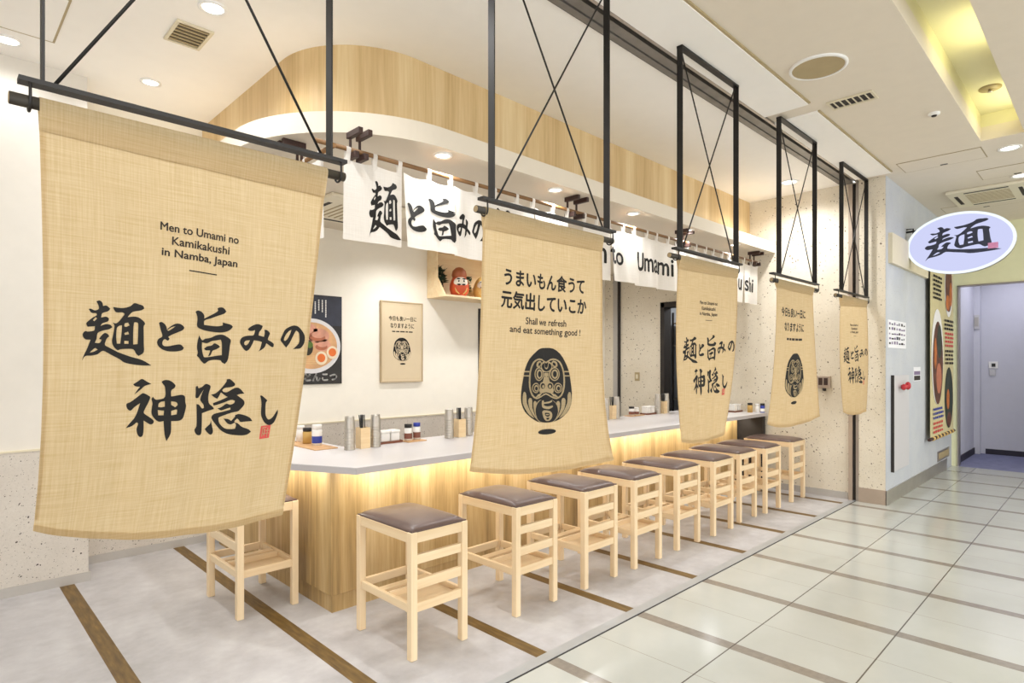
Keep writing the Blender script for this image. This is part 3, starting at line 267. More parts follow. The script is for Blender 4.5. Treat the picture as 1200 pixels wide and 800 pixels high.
MT['vent_dark'] = plain('vent_dark', '#3D2F20', 0.7)
MT['vent_slat'] = plain('vent_slat', '#A8966F', 0.5)
MT['red'] = plain('red_paint', '#B3202C', 0.35)
MT['blue'] = plain('blue_label', '#2E3F9E', 0.45)
MT['black_plastic'] = plain('black_plastic', '#1C1A19', 0.35)
MT['spice_yellow'] = plain('spice_yellow', '#C9A25A', 0.5)
MT['spice_red'] = plain('spice_brown', '#7E4B3A', 0.5)
MT['orange'] = plain('doll_orange_red', '#C9532F', 0.4)
MT['gold'] = plain('doll_gold', '#D9B56A', 0.4)
MT['doll_white'] = plain('doll_face_white', '#EDE5D8', 0.45)
MT['hat_brown'] = plain('doll_hood_rust', '#B0643F', 0.5)
MT['pine'] = plain('pine_green', '#243A26', 0.7, 0, 0.25)
MT['leaf'] = plain('leaf_green', '#55702F', 0.6, 0, 0.2)
MT['hall_carpet'] = plain('corridor_carpet', '#7D80A0', 0.9, 0, 0.12)
MT['navy'] = plain('navy_skirting', '#2A2634', 0.6)
MT['picture_mat'] = plain('picture_beige', '#DBC9A9', 0.7, 0, 0.02)
MT['picture_edge'] = plain('picture_rim', '#BFA987', 0.6, 0, 0.02)
MT['poster_black'] = plain('poster_black', '#23201F', 0.45, 0, 0.1)
MT['poster_navy'] = plain('poster_navy_smoke', '#2E3140', 0.5, 0, 0.25)
MT['bowl'] = plain('bowl_porcelain', '#DCDADB', 0.4)
MT['broth'] = plain('ramen_broth', '#D9A878', 0.5, 0, 0.15)
MT['pork'] = plain('ramen_pork', '#D79A82', 0.5, 0, 0.22)
MT['pork2'] = plain('ramen_pork_edge', '#B26A4B', 0.5, 0, 0.22)
MT['noodle'] = plain('ramen_noodle', '#E0BE85', 0.5, 0, 0.15)
MT['nori'] = plain('ramen_seaweed', '#2F2A1C', 0.5, 0, 0.3)
MT['egg'] = plain('egg_white', '#F0DDBF', 0.5)
MT['yolk'] = plain('egg_yolk', '#E0702A', 0.4, 0, 0.1)
MT['tap_cloth'] = plain('tapestry_cloth', '#C9BE93', 0.85, 0, 0.05)
MT['tap_dish'] = plain('tapestry_dish', '#5B3628', 0.7, 0, 0.5)
MT['tap_dish2'] = plain('tapestry_dish_orange', '#B5672E', 0.7, 0, 0.4)
MT['tap_green'] = plain('tapestry_dish_green', '#2A3227', 0.7, 0, 0.4)
MT['hose_panel'] = plain('hose_cabinet_grey', '#C6C4C6', 0.45, 0, 0.01)
MT['purple'] = plain('notice_purple', '#7C6C8C', 0.6)
MT['ac'] = plain('air_conditioner_white', '#E6DEC8', 0.5, 0, 0.01)
MT['lens'] = emit('lamp_lens', '#FFF6E6', 4.0)
MT['lens_mall'] = emit('lamp_lens_cool', '#FFFDF2', 3.0)
MT['led'] = emit('led_strip', '#FFF3DC', 4.0)
MT['sign_face'] = emit('sign_face', '#C9CDF0', 0.66)
MT['sign_rim'] = emit('sign_rim_glow', '#E9F2F4', 0.72)
MT['sign_ink'] = plain('sign_ink', '#2B2F45', 0.6, 0, 0.02)
MT['sign_pink'] = plain('sign_seal_pink', '#D08AB4', 0.6, 0, 0.1)
MT['kitchen_wall'] = plain('kitchen_wall', '#8C9094', 0.5)


def linen(name, lo, mid, hi, trans=0.35):
    k = NT(name)
    warp = k.noise(k.obj((260, 0, 7)), 1.0, 3.0, 0.6)
    weft = k.noise(k.obj((7, 0, 260)), 1.0, 3.0, 0.6)
    big = k.noise(k.obj(), 3.0, 2.0)
    f = k.math('ADD', k.math('MULTIPLY', warp, 0.46), k.math('MULTIPLY', weft, 0.46))
    f = k.math('ADD', f, k.math('MULTIPLY', big, 0.08))
    c = k.ramp(f, [(0.30, lo), (0.5, mid), (0.70, hi)])
    d = k.add('ShaderNodeBsdfDiffuse', ins={0: c})
    t = k.add('ShaderNodeBsdfTranslucent', ins={0: c})
    mx = k.add('ShaderNodeMixShader', ins={0: trans, 1: d.outputs[0], 2: t.outputs[0]})
    k.link(mx.outputs[0], k.out.inputs[0])
    return k.m


MT['linen'] = linen('linen_cloth', '#C3AA7B', '#D2BC95', '#DFCDA9', 0.5)
MT['noren'] = linen('white_cotton', '#E4DFD8', '#EEEAE4', '#F6F3EE', 0.35)


def make_floor_shop():
    k = NT('grey_marbled_vinyl')
    v = k.obj()
    a = k.noise(v, 2.2, 7.0, 0.62)
    b = k.noise(v, 9.0, 5.0, 0.6)
    f = k.math('ADD', k.math('MULTIPLY', a, 0.6), k.math('MULTIPLY', b, 0.4))
    col = k.ramp(f, [(0.34, '#A5A3A4'), (0.5, '#B6B4B6'), (0.64, '#C3C2C3')])
    sx = k.add('ShaderNodeSeparateXYZ', ins={0: v})
    m = k.math('FLOORED_MODULO', k.math('SUBTRACT', sx.outputs[0], 0.642), 0.79)
    on = k.math('LESS_THAN', m, 0.082)
    g = k.noise(k.obj((9, 1.2, 1)), 6.0, 5.0)
    strip = k.ramp(g, [(0.3, '#523D1C'), (0.55, '#6E5529'), (0.75, '#826836')])
    k.col(k.mix(on, col, strip))
    return k.fin(0.5)


def make_floor_tile():
    k = NT('polished_cream_tile')
    v = k.obj()
    a = k.noise(v, 1.6, 6.0, 0.6)
    col = k.ramp(a, [(0.35, '#B5B7B1'), (0.65, '#BDBFBA')])
    sx = k.add('ShaderNodeSeparateXYZ', ins={0: v})
    m = k.math('FLOORED_MODULO', k.math('SUBTRACT', sx.outputs[0], 0.642), 0.79)
    on = k.math('LESS_THAN', m, 0.078)
    col = k.mix(on, col, k.ramp(k.noise(v, 30, 3), [(0.3, '#857E76'), (0.7, '#918A81')]))
    m2 = k.math('FLOORED_MODULO', k.math('SUBTRACT', sx.outputs[0], 0.642 + 0.42), 0.79)
    col = k.mix(k.math('LESS_THAN', m2, 0.004), col, '#98938A')
    g = k.math('FLOORED_MODULO', k.math('SUBTRACT', sx.outputs[1], 1.437), 0.573)
    col = k.mix(k.math('LESS_THAN', g, 0.007), col, '#5A554E')
    k.col(col)
    return k.fin(0.16, 0, 0.42)


MT['floor_shop'] = make_floor_shop()
MT['floor_tile'] = make_floor_tile()


def worldloc(o):
    v = Vector((0, 0, 0))
    while o is not None:
        v += o.location
        o = o.parent
    return v


class MB:
    """collects primitive shapes and links them as ONE mesh object"""

    def __init__(self):
        self.bm = bmesh.new()
        self.mats = []
        self.mi = 0

    def mat(self, m):
        m = MT[m] if isinstance(m, str) else m
        if m not in self.mats:
            self.mats.append(m)
        self.mi = self.mats.index(m)
        return self

    def _f(self, vs):
        try:
            f = self.bm.faces.new(vs)
            f.material_index = self.mi
            return f
        except ValueError:
            return None

    def box(self, x0, x1, y0, y1, z0, z1, bev=0.0):
        tmp = bmesh.new()
        c = [tmp.verts.new((x, y, z)) for z in (z0, z1) for y in (y0, y1) for x in (x0, x1)]
        for idx in ((0, 2, 3, 1), (4, 5, 7, 6), (0, 1, 5, 4), (2, 6, 7, 3), (0, 4, 6, 2), (1, 3, 7, 5)):
            tmp.faces.new([c[i] for i in idx])
        if bev > 0:
            bmesh.ops.bevel(tmp, geom=tmp.edges[:], offset=bev, segments=2, affect='EDGES', profile=0.5)
        self.merge(tmp)
        return self

    def merge(self, tmp, matrix=None, smooth=False):
        mp = {}
        for v in tmp.verts:
            mp[v] = self.bm.verts.new(matrix @ v.co if matrix else v.co)
        for f in tmp.faces:
            nf = self._f([mp[v] for v in f.verts])
            if nf and smooth:
                nf.smooth = True
        tmp.free()

    def prism(self, pts, h0, h1, axis='z', smooth=False):
        """closed polygon pts (a,b), extruded along an axis from h0 to h1"""
        def mk(a, b, h):
            return {'z': (a, b, h), 'y': (a, h, b), 'x': (h, a, b)}[axis]
        lo = [self.bm.verts.new(mk(a, b, h0)) for a, b in pts]
        hi = [self.bm.verts.new(mk(a, b, h1)) for a, b in pts]
        n = len(pts)
        self._f(lo[::-1])
        self._f(hi)
        for i in range(n):
            f = self._f([lo[i], lo[(i + 1) % n], hi[(i + 1) % n], hi[i]])
            if f and smooth:
                f.smooth = True
        return self

    def tube(self, pts, r, seg=10, caps=True):
        pts = [Vector(p) for p in pts]
        rings = []
        n = len(pts)
        up = None
        for i, p in enumerate(pts):
            d = (pts[min(i + 1, n - 1)] - pts[max(i - 1, 0)]).normalized()
            if up is None:
                up = Vector((0, 0, 1)) if abs(d.z) < 0.9 else Vector((0, 1, 0))
            a = d.cross(up).normalized()
            b = a.cross(d).normalized()
            up = b
            rr = r[i] if isinstance(r, (list, tuple)) else r
            rings.append([self.bm.verts.new(p + a * (rr * math.cos(2 * PI * k / seg)) + b * (rr * math.sin(2 * PI * k / seg))) for k in range(seg)])
        for i in range(n - 1):
            for k in range(seg):
                f = self._f([rings[i][k], rings[i][(k + 1) % seg], rings[i + 1][(k + 1) % seg], rings[i + 1][k]])
                if f:
                    f.smooth = True
        if caps:
            self._f(rings[0][::-1])
            self._f(rings[-1])
        return self

    def lathe(self, prof, c=(0, 0, 0), seg=24, sx=1.0, sy=1.0, smooth=True):
        """prof: (radius, height) bottom to top"""
        rings = []
        for r, h in prof:
            if r < 1e-5:
                rings.append([self.bm.verts.new((c[0], c[1], c[2] + h))])
            else:
                rings.append([self.bm.verts.new((c[0] + sx * r * math.cos(2 * PI * k / seg), c[1] + sy * r * math.sin(2 * PI * k / seg), c[2] + h)) for k in range(seg)])
        for a, b in zip(rings, rings[1:]):
            for k in range(seg):
                if len(a) == 1 and len(b) == 1:
                    continue
                if len(a) == 1:
                    f = self._f([a[0], b[(k + 1) % seg], b[k]])
                elif len(b) == 1:
                    f = self._f([a[k], a[(k + 1) % seg], b[0]])
                else:
                    f = self._f([a[k], a[(k + 1) % seg], b[(k + 1) % seg], b[k]])
                if f:
                    f.smooth = smooth
        return self

    def ball(self, c, rx, ry, rz, seg=16, rot=None):
        tmp = bmesh.new()
        bmesh.ops.create_uvsphere(tmp, u_segments=seg, v_segments=max(6, seg // 2), radius=1.0)
        m = Matrix.Translation(Vector(c)) @ (rot.to_4x4() if rot else Matrix.Identity(4)) @ Matrix.Diagonal((rx, ry, rz, 1))
        self.merge(tmp, m, True)
        return self

    def disc(self, c, r, h, seg=32, axis='z'):
        pts = [(math.cos(2 * PI * k / seg) * r, math.sin(2 * PI * k / seg) * r) for k in range(seg)]
        if axis == 'z':
            self.prism([(c[0] + a, c[1] + b) for a, b in pts], c[2], c[2] + h, 'z')
        elif axis == 'y':
            self.prism([(c[0] + a, c[2] + b) for a, b in pts], c[1], c[1] + h, 'y')
        else:
            self.prism([(c[1] + a, c[2] + b) for a, b in pts], c[0], c[0] + h, 'x')
        return self

    def build(self, name, mat=None, parent=None, bevel=0.0, local=False, origin=None, normals=True):
        if mat is not None and not self.mats:
            self.mat(mat)
        bm = self.bm
        if normals:
            bmesh.ops.recalc_face_normals(bm, faces=bm.faces[:])
        if not local:
            if parent is not None:
                off = worldloc(parent)
            elif origin is not None:
                off = Vector(origin)
            else:
                xs = [v.co for v in bm.verts]
                off = Vector(((min(v.x for v in xs) + max(v.x for v in xs)) / 2, (min(v.y for v in xs) + max(v.y for v in xs)) / 2, min(v.z for v in xs)))
            for v in bm.verts:
                v.co -= off
        me = bpy.data.meshes.new(name)
        bm.to_mesh(me)
        bm.free()
        for m in self.mats:
            me.materials.append(m)
        o = bpy.data.objects.new(name, me)
        COL.objects.link(o)
        if parent is not None:
            o.parent = parent
        elif not local:
            o.location = off
        if bevel > 0:
            md = o.modifiers.new('bevel', 'BEVEL')
            md.width = bevel
            md.segments = 2
            md.limit_method = 'ANGLE'
        return o


def tag(o, label=None, cat=None, group=None, kind=None):
    if label:
        o['label'] = label
    if cat:
        o['category'] = cat
    if group:
        o['group'] = group
    if kind:
        o['kind'] = kind
    return o


def thing(name, label, cat, loc=(0, 0, 0), group=None):
    o = bpy.data.objects.new(name, None)
    o.empty_display_size = 0.1
    o.location = loc
    COL.objects.link(o)
    return tag(o, label, cat, group)


def struct(name, mb, mat=None, label=None, cat=None):
    o = mb.build(name, mat, origin=(0, 0, 0))
    o['kind'] = 'structure'
    return tag(o, label, cat)


def dup(root, loc, label=None, group=None, rotz=None):
    """a copy of a thing with copies of its parts and their sub-parts"""
    r = root.copy()
    COL.objects.link(r)
    r.location = loc
    if rotz is not None:
        r.rotation_euler = (0, 0, rotz)
    if label:
        r['label'] = label
    if group:
        r['group'] = group
    for ch in list(root.children):
        if ch.name.startswith('_'):
            continue
        c = ch.copy()
        COL.objects.link(c)
        c.parent = r
        for g in list(ch.children):
            d = g.copy()
            COL.objects.link(d)
            d.parent = c
    return r


# ---- lettering ----------------------------------------------------------
def smooth_loop(pts, n=3):
    out = []
    m = len(pts)
    for i in range(m):
        p0, p1, p2, p3 = (Vector(pts[(i + d) % m]) for d in (-1, 0, 1, 2))
        # brush corners stay crisp where the outline turns sharply
        def tang(a, b, c):
            u, v = (b - a), (c - b)
            if u.length < 1e-9 or v.length < 1e-9 or u.normalized().dot(v.normalized()) < 0.25:
                return None
            return (c - a) * 0.5
        t1 = tang(p0, p1, p2)
        t2 = tang(p1, p2, p3)
        lim = (p2 - p1).length
        t1 = (p2 - p1) if t1 is None else (t1.normalized() * min(t1.length, lim * 1.2) if t1.length else t1)
        t2 = (p2 - p1) if t2 is None else (t2.normalized() * min(t2.length, lim * 1.2) if t2.length else t2)
        for k in range(n):
            t = k / n
            h1, h2, h3, h4 = 2 * t**3 - 3 * t**2 + 1, t**3 - 2 * t**2 + t, -2 * t**3 + 3 * t**2, t**3 - t**2
            q = p1 * h1 + t1 * h2 + p2 * h3 + t2 * h4
            out.append((q.x, q.y))
    return out


class Flat:
    """2-D artwork in metres: polygons with a layer and a material, later laid onto a surface"""

    def __init__(self):
        self.items = []     # (verts2d, faces, layer, material)

    def poly(self, loops, mat, layer=0, smooth=0):
        if smooth:
            loops = [smooth_loop(l, smooth) for l in loops]
        flat = [p for l in loops for p in l]
        tris = tessellate_polygon([[Vector((x, y, 0)) for x, y in l] for l in loops])
        self.items.append((flat, [tuple(t) for t in tris], layer, mat))
        return self

    def rect(self, x0, x1, y0, y1, mat, layer=0):
        return self.poly([[(x0, y0), (x1, y0), (x1, y1), (x0, y1)]], mat, layer)

    def ellipse(self, cx, cy, rx, ry, mat, layer=0, n=28, a0=0.0, a1=2 * PI):
        full = abs(a1 - a0 - 2 * PI) < 1e-6
        m = n if full else n + 1
        return self.poly([[(cx + rx * math.cos(a0 + (a1 - a0) * k / n), cy + ry * math.sin(a0 + (a1 - a0) * k / n)) for k in range(m)]], mat, layer)

    def glyph(self, name, mat, box=None, layer=0, shear=0.0):
        """a brush character; box = (x0, x1, y0, y1) refits it"""
        sh = GLYPHS[name]
        allp = [p for s in sh for l in s for p in l]
        gx0, gx1 = min(p[0] for p in allp), max(p[0] for p in allp)
        gy0, gy1 = min(p[1] for p in allp), max(p[1] for p in allp)

        def T(p):
            if box is None:
                return p
            x = box[0] + (p[0] - gx0) / (gx1 - gx0) * (box[1] - box[0])
            y = box[2] + (p[1] - gy0) / (gy1 - gy0) * (box[3] - box[2])
            return (x, y + shear * (x - box[0]))
        for s in sh:
            self.poly([[T(p) for p in l] for l in s], mat, layer, 3)
        return self

    def text(self, body, x0, x1, y0, y1, mat, layer=0, bold=0.0, slope=0.0, keep=False):
        cu = bpy.data.curves.new('t', 'FONT')
        cu.body = body
        cu.resolution_u = 4
        cu.fill_mode = 'FRONT'
        ob = bpy.data.objects.new('t', cu)
        COL.objects.link(ob)
        dg = bpy.context.evaluated_depsgraph_get()
        dg.update()
        me = bpy.data.meshes.new_from_object(ob.evaluated_get(dg))
        vs = [(v.co.x, v.co.y) for v in me.vertices]
        fs = [tuple(p.vertices) for p in me.polygons]
        bpy.data.objects.remove(ob)
        bpy.data.curves.remove(cu)
        bpy.data.meshes.remove(me)
        if not vs:
            return self
        a0, a1 = min(v[0] for v in vs), max(v[0] for v in vs)
        b0, b1 = min(v[1] for v in vs), max(v[1] for v in vs)
        out = []
        for x, y in vs:
            X = x0 + (x - a0) / (a1 - a0) * (x1 - x0)
            Y = y0 + (y - b0) / (b1 - b0) * (y1 - y0)
            out.append((X, Y + slope * (X - x0)))
        self.items.append((out, fs, layer, mat))
        if bold:
            # heavier strokes: the same letters again, shifted by a hair
            h = bold * (y1 - y0)
            for dx, dy in ((h, 0), (-h, 0), (0, h), (0, -h)):
                self.items.append(([(x + dx, y + dy) for x, y in out], fs, layer, mat))
        return self

    def lay(self, fn, name, parent, grid=0.0, step=0.0012, base=0.0015):
        """fn(x, y, off) -> world point"""
        mb = MB()
        for vs, fs, layer, mat in self.items:
            mb.mat(mat)
            t = bmesh.new()
            bv = [t.verts.new((x, y, 0)) for x, y in vs]
            for f in fs:
                try:
                    t.faces.new([bv[i] for i in f])
                except ValueError:
                    pass
            if grid:
                for ax in (0, 1):
                    lo = min(v[ax] for v in vs)
                    hi = max(v[ax] for v in vs)
                    g = math.ceil(lo / grid) * grid
                    while g < hi:
                        co = (g, 0, 0) if ax == 0 else (0, g, 0)
                        no = (1, 0, 0) if ax == 0 else (0, 1, 0)
                        bmesh.ops.bisect_plane(t, geom=t.verts[:] + t.edges[:] + t.faces[:], plane_co=co, plane_no=no)
                        g += grid
            for v in t.verts:
                v.co = fn(v.co.x, v.co.y, base + step * layer)
            mb.merge(t)
        return mb.build(name, None, parent, normals=False)

# ================================================================== THE SETTING
Y_KERB = 2.045
X_END = 7.25
Y_BACK = 5.40

m = MB(); m.box(-4, X_END, 2.08, Y_BACK, -0.06, 0); struct('floor', m, 'floor_shop', 'grey marbled shop floor with brown wood strips')
m = MB(); m.box(-5, 10.7, -6, 2.01, -0.06, 0); struct('floor_concourse', m, 'floor_tile', 'glossy cream concourse tiles with dark joints')
m = MB(); m.mat('steel_floor').box(-5, X_END, 2.018, 2.08, -0.05, 0.004); m.mat('dark').box(-5, X_END, 2.01, 2.018, -0.05, 0.002)
struct('trim_1', m, None, 'steel threshold strip between shop floor and tiles')
m = MB(); m.box(10.7, 12.6, -2, 1.75, -0.06, 0.0); struct('floor_corridor', m, 'hall_carpet', 'blue grey corridor carpet')

# ceilings
m = MB(); m.box(-3, X_END + 0.2, 2.18, Y_BACK + 0.2, CEIL, CEIL + 0.12); struct('ceiling', m, 'ceiling', 'cream shop ceiling')
m = MB()
m.box(-5, 10.7, -6, 0.575, CEIL, CEIL + 0.12)
m.box(-5, 10.7, 0.87, 2.0, CEIL, CEIL + 0.12)
m.box(6.70, 10.7, 0.575, 0.87, CEIL, CEIL + 0.12)
m.box(-5, -3.2, 0.575, 0.87, CEIL, CEIL + 0.12)
struct('ceiling_concourse', m, 'ceiling_mall', 'concourse ceiling with a long lit coffer')
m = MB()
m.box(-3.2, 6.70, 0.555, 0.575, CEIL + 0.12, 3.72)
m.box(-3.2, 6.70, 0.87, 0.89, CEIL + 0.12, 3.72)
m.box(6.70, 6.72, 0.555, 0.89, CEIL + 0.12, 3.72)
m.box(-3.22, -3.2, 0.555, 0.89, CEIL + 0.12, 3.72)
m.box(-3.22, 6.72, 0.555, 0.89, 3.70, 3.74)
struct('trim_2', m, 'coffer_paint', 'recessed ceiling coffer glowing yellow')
# cover panels of the shutter housing
m = MB(); m.mat('ceiling').box(-4, 4.77, 1.655, 2.0, CEIL - 0.018, CEIL + 0.01); m.box(4.97, 7.09, 1.655, 2.0, CEIL - 0.018, CEIL + 0.01)
m.mat('vent_slat').box(-4, 4.77, 1.640, 1.655, CEIL - 0.012, CEIL + 0.01); m.box(4.97, 7.09, 1.640, 1.655, CEIL - 0.012, CEIL + 0.01)  # brown strips colour in the shadow gap along the panel edge
struct('trim_3', m, None, 'cream cover panels along the shutter slot')
# shutter slot and its rails
m = MB()
m.mat('steel_dull').box(-4, X_END, 1.985, 2.005, CEIL - 0.02, CEIL + 0.1)
m.mat('dark').box(-4, X_END, 2.005, 2.05, CEIL + 0.03, CEIL + 0.1)
m.mat('rail').box(-4, X_END, 2.05, 2.115, CEIL - 0.005, CEIL + 0.1)
m.mat('dark').box(-4, X_END, 2.115, 2.122, CEIL + 0.02, CEIL + 0.1)
m.mat('rail').box(-4, X_END, 2.122, 2.165, CEIL - 0.012, CEIL + 0.1)
m.mat('dark').box(-4, X_END, 2.165, 2.18, CEIL - 0.002, CEIL + 0.1)
struct('trim_4', m, None, 'steel shutter rail with a dark slot in the ceiling')

# back wall, left pier
m = MB(); m.box(0.80, X_END + 0.2, Y_BACK, Y_BACK + 0.15, 0.923, CEIL); struct('wall_back', m, 'wall', 'cream back wall behind the counter')
m = MB(); m.mat('terrazzo').box(0.80, X_END + 0.2, Y_BACK - 0.012, Y_BACK + 0.15, 0, 0.915)
m.mat('offwhite').box(0.80, X_END, Y_BACK - 0.018, Y_BACK, 0.915, 0.927)
struct('trim_5', m, None, 'terrazzo wainscot on the back wall')
m = MB(); m.box(-4, 0.80, 5.0, Y_BACK + 0.15, 0.93, CEIL); struct('wall_left', m, 'wall_white', 'white left pier')
m = MB(); m.box(-3.1, -3.0, 2.1, 5.1, 0, CEIL); struct('wall_light_block', m, 'wall_white', 'unseen white wall added left of the pier to block light')  # unseen wall, added to keep ambient light off the left side
m = MB(); m.mat('terrazzo').box(-4, 0.805, 4.988, Y_BACK + 0.1, 0, 0.925); m.mat('offwhite').box(-4, 0.808, 4.982, Y_BACK, 0.922, 0.934)
struct('trim_6', m, None, 'terrazzo wainscot on the left pier')
m = MB(); m.box(-4, 0.806, 4.976, 4.986, 0, 0.062); m.box(0.806, 0.816, 4.976, Y_BACK - 0.03, 0, 0.062)
struct('baseboard_left', m, 'grey_skirting')
m = MB(); m.box(0.81, X_END, Y_BACK - 0.025, Y_BACK - 0.011, 0, 0.06); struct('baseboard_back', m, 'grey_skirting')

# end wall on the right with the kitchen doorway, shutter guide, column corner
DY0, DY1, DZ = 3.60, 4.43, 2.30
m = MB()
m.box(X_END, X_END + 0.14, 1.975, DY0, 0, CEIL)
m.box(X_END, X_END + 0.14, DY1, Y_BACK, 0, CEIL)
m.box(X_END, X_END + 0.14, DY0, DY1, DZ, CEIL)
struct('wall_right', m, 'terrazzo_end', 'speckled terrazzo end wall')
m = MB(); m.box(X_END - 0.012, X_END, 2.1, 3.0, 0, 0.075); struct('baseboard_right', m, 'grey_skirting')
m = MB(); m.box(7.21, 7.45, 1.733, 1.985, 0, CEIL); struct('pillar_right', m, 'terrazzo_end', 'speckled terrazzo column corner')
m = MB()
m.mat('steel_dull').box(7.205, X_END, 1.985, 2.012, 0, CEIL - 0.02)
m.mat('dark').box(7.235, X_END, 2.012, 2.046, 0, CEIL - 0.02)
m.mat('warm_steel').box(7.205, X_END, 2.046, 2.085, 0, CEIL - 0.02)
struct('trim_7', m, None, 'vertical steel shutter guide on the end wall')
m = MB(); m.mat('warm_steel').box(7.202, 7.214, 1.722, 1.985, 0, 0.155); m.mat('steel').box(7.202, 10.3, 1.716, 1.73, 0, 0.15)
struct('baseboard_concourse', m, None)
# kitchen doorway lining and the bit of kitchen behind
m = MB()
for (y0, y1, z0, z1) in ((DY1 - 0.045, DY1 + 0.015, 0, DZ + 0.03), (DY0 - 0.015, DY0 + 0.045, 0, DZ + 0.03), (DY0, DY1, DZ - 0.04, DZ + 0.03)):
    m.box(X_END - 0.02, X_END + 0.16, y0, y1, z0, z1)
struct('door_1', m, 'dark', 'dark framed kitchen doorway')
m = MB()
m.box(X_END + 0.14, 9.2, 4.75, 4.85, 0, 2.6); m.box(X_END + 0.14, 9.2, 3.3, 3.4, 0, 2.6); m.box(9.2, 9.3, 3.3, 4.85, 0, 2.6); m.box(X_END + 0.14, 9.3, 3.3, 4.85, 2.6, 2.7)
m.box(X_END + 0.14, 9.2, 3.4, 4.75, -0.05, 0)
struct('wall_kitchen', m, 'kitchen_wall', 'grey kitchen walls behind the doorway')
area('kitchen_lamp', (8.2, 4.0, 2.58), 0.5, 9, NEUT)

# concourse wall on the right, the lintel and the side corridor
m = MB(); m.box(7.214, 10.7, 1.728, 1.85, 0, CEIL); struct('wall_concourse', m, 'terrazzo_mall', 'pale blue grey concourse wall')
m = MB(); m.box(7.30, 9.0, 1.69, 1.73, 2.56, 2.88); struct('trim_8', m, 'offwhite', 'beige fascia board on the concourse wall')
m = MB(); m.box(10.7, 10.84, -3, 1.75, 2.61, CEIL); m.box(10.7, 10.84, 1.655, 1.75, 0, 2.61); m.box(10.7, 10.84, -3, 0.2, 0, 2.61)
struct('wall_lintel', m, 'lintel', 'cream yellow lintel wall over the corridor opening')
m = MB(); m.mat('steel_dull').box(10.685, 10.85, 1.645, 1.66, 0, 2.62); m.box(10.685, 10.85, 0.2, 1.66, 2.605, 2.62)
struct('door_2', m, None, 'thin metal frame of the corridor opening')
m = MB(); m.box(10.84, 12.6, 1.70, 1.80, 0, 3.1); m.box(12.5, 12.6, -2, 1.70, 0, 3.1); m.box(10.84, 12.6, -2.1, -2, 0, 3.1); m.box(12.38, 12.5, 1.62, 1.70, 0, 3.1)
struct('wall_corridor', m, 'corr', 'pale lavender corridor walls')
m = MB(); m.box(10.84, 12.6, -2, 1.8, 3.0, 3.1); struct('ceiling_corridor', m, 'corr')
m = MB(); m.box(10.84, 12.38, 1.685, 1.70, 0, 0.10); m.box(12.485, 12.5, -2, 1.56, 0.0, 0.085); struct('baseboard_corridor', m, 'navy')


# canopy: timber band over a white slab with a rounded corner
def corner_path(xl, yf, r, n=28, xe=X_END, yb=Y_BACK):
    p = [(xl, yb), (xl, yf + r)]
    for k in range(1, n):
        a = PI + (PI / 2) * k / n
        p.append((xl + r + r * math.cos(a), yf + r + r * math.sin(a)))
    p += [(xl + r, yf), (xe, yf)]
    return p


band_out = corner_path(1.66, 3.20, 0.62)
band_in = corner_path(1.70, 3.24, 0.58)
m = MB(); m.prism(band_out + band_in[::-1], 2.93, CEIL, 'z')
struct('trim_9', m, 'band_wood', 'curved oak band of the canopy')
slab = corner_path(1.36, 2.89, 0.92) + [(X_END, Y_BACK)]
m = MB(); m.prism(slab, CANOPY_Z, 2.93, 'z')
struct('ceiling_canopy', m, 'canopy', 'white canopy slab over the counter')

# ================================================================== COUNTER
counter = thing('counter_base', 'oak clad counter base with a darker plinth, standing under the white worktop', 'counter', (4.4, 3.5, 0))
m = MB(); m.prism([(1.728, 3.30), (7.12, 3.30), (7.12, 3.72), (2.02, 3.72), (2.02, 5.25), (1.728, 5.25)], 0.105, 0.858); m.build('panel', 'counter_wood', counter, 0.003)
m = MB(); m.prism([(1.742, 3.314), (7.10, 3.314), (7.10, 3.70), (2.0, 3.70), (2.0, 5.24), (1.742, 5.24)], 0.0, 0.106); m.build('plinth', 'counter_wood', counter)
o = MB(); o.box(7.15, 7.225, 3.0, 3.62, 0, 0.856); tag(o.build('end_panel', 'dark', counter), 'dark brown end panel against the end wall')

top = thing('worktop', 'long white worktop with a cut corner and pale grey edge on the oak counter', 'worktop', (4.4, 3.5, 0.858))
outl = [(1.758, 3.06), (X_END - 0.003, 2.985), (X_END - 0.003, 3.92), (2.14, 3.92), (2.14, 5.30), (1.50, 5.30), (1.50, 3.575)]
m = MB(); m.prism(outl, 0.8605, 0.897, 'z'); m.build('slab', 'worktop_edge', top)
inn = [(1.762, 3.063), (X_END - 0.004, 2.988), (X_END - 0.004, 3.918), (2.138, 3.918), (2.138, 5.298), (1.503, 5.298), (1.503, 3.577)]
m = MB(); m.prism(inn, 0.897, 0.900, 'z'); m.build('surface', 'worktop', top)
m = MB(); m.box(1.80, 7.1, 3.262, 3.276, 0.852, 0.8604); m.box(1.690, 1.704, 3.36, 5.2, 0.852, 0.8604); tag(m.build('light_strip', 'led', top), 'warm light strip under the worktop')
area('counter_strip_lamp', (4.45, 3.185, 0.849), 5.3, 15, (1.0, 0.955, 0.86), rot=(math.radians(32), 0, 0), size_y=0.08)
area('counter_strip_lamp', (1.63, 4.28, 0.849), 0.08, 4.5, (1.0, 0.955, 0.86), rot=(0, math.radians(-30), 0), size_y=1.85)


# ================================================================== STOOLS
SW, SD, SH, LG = 0.37, 0.535, 0.645, 0.04


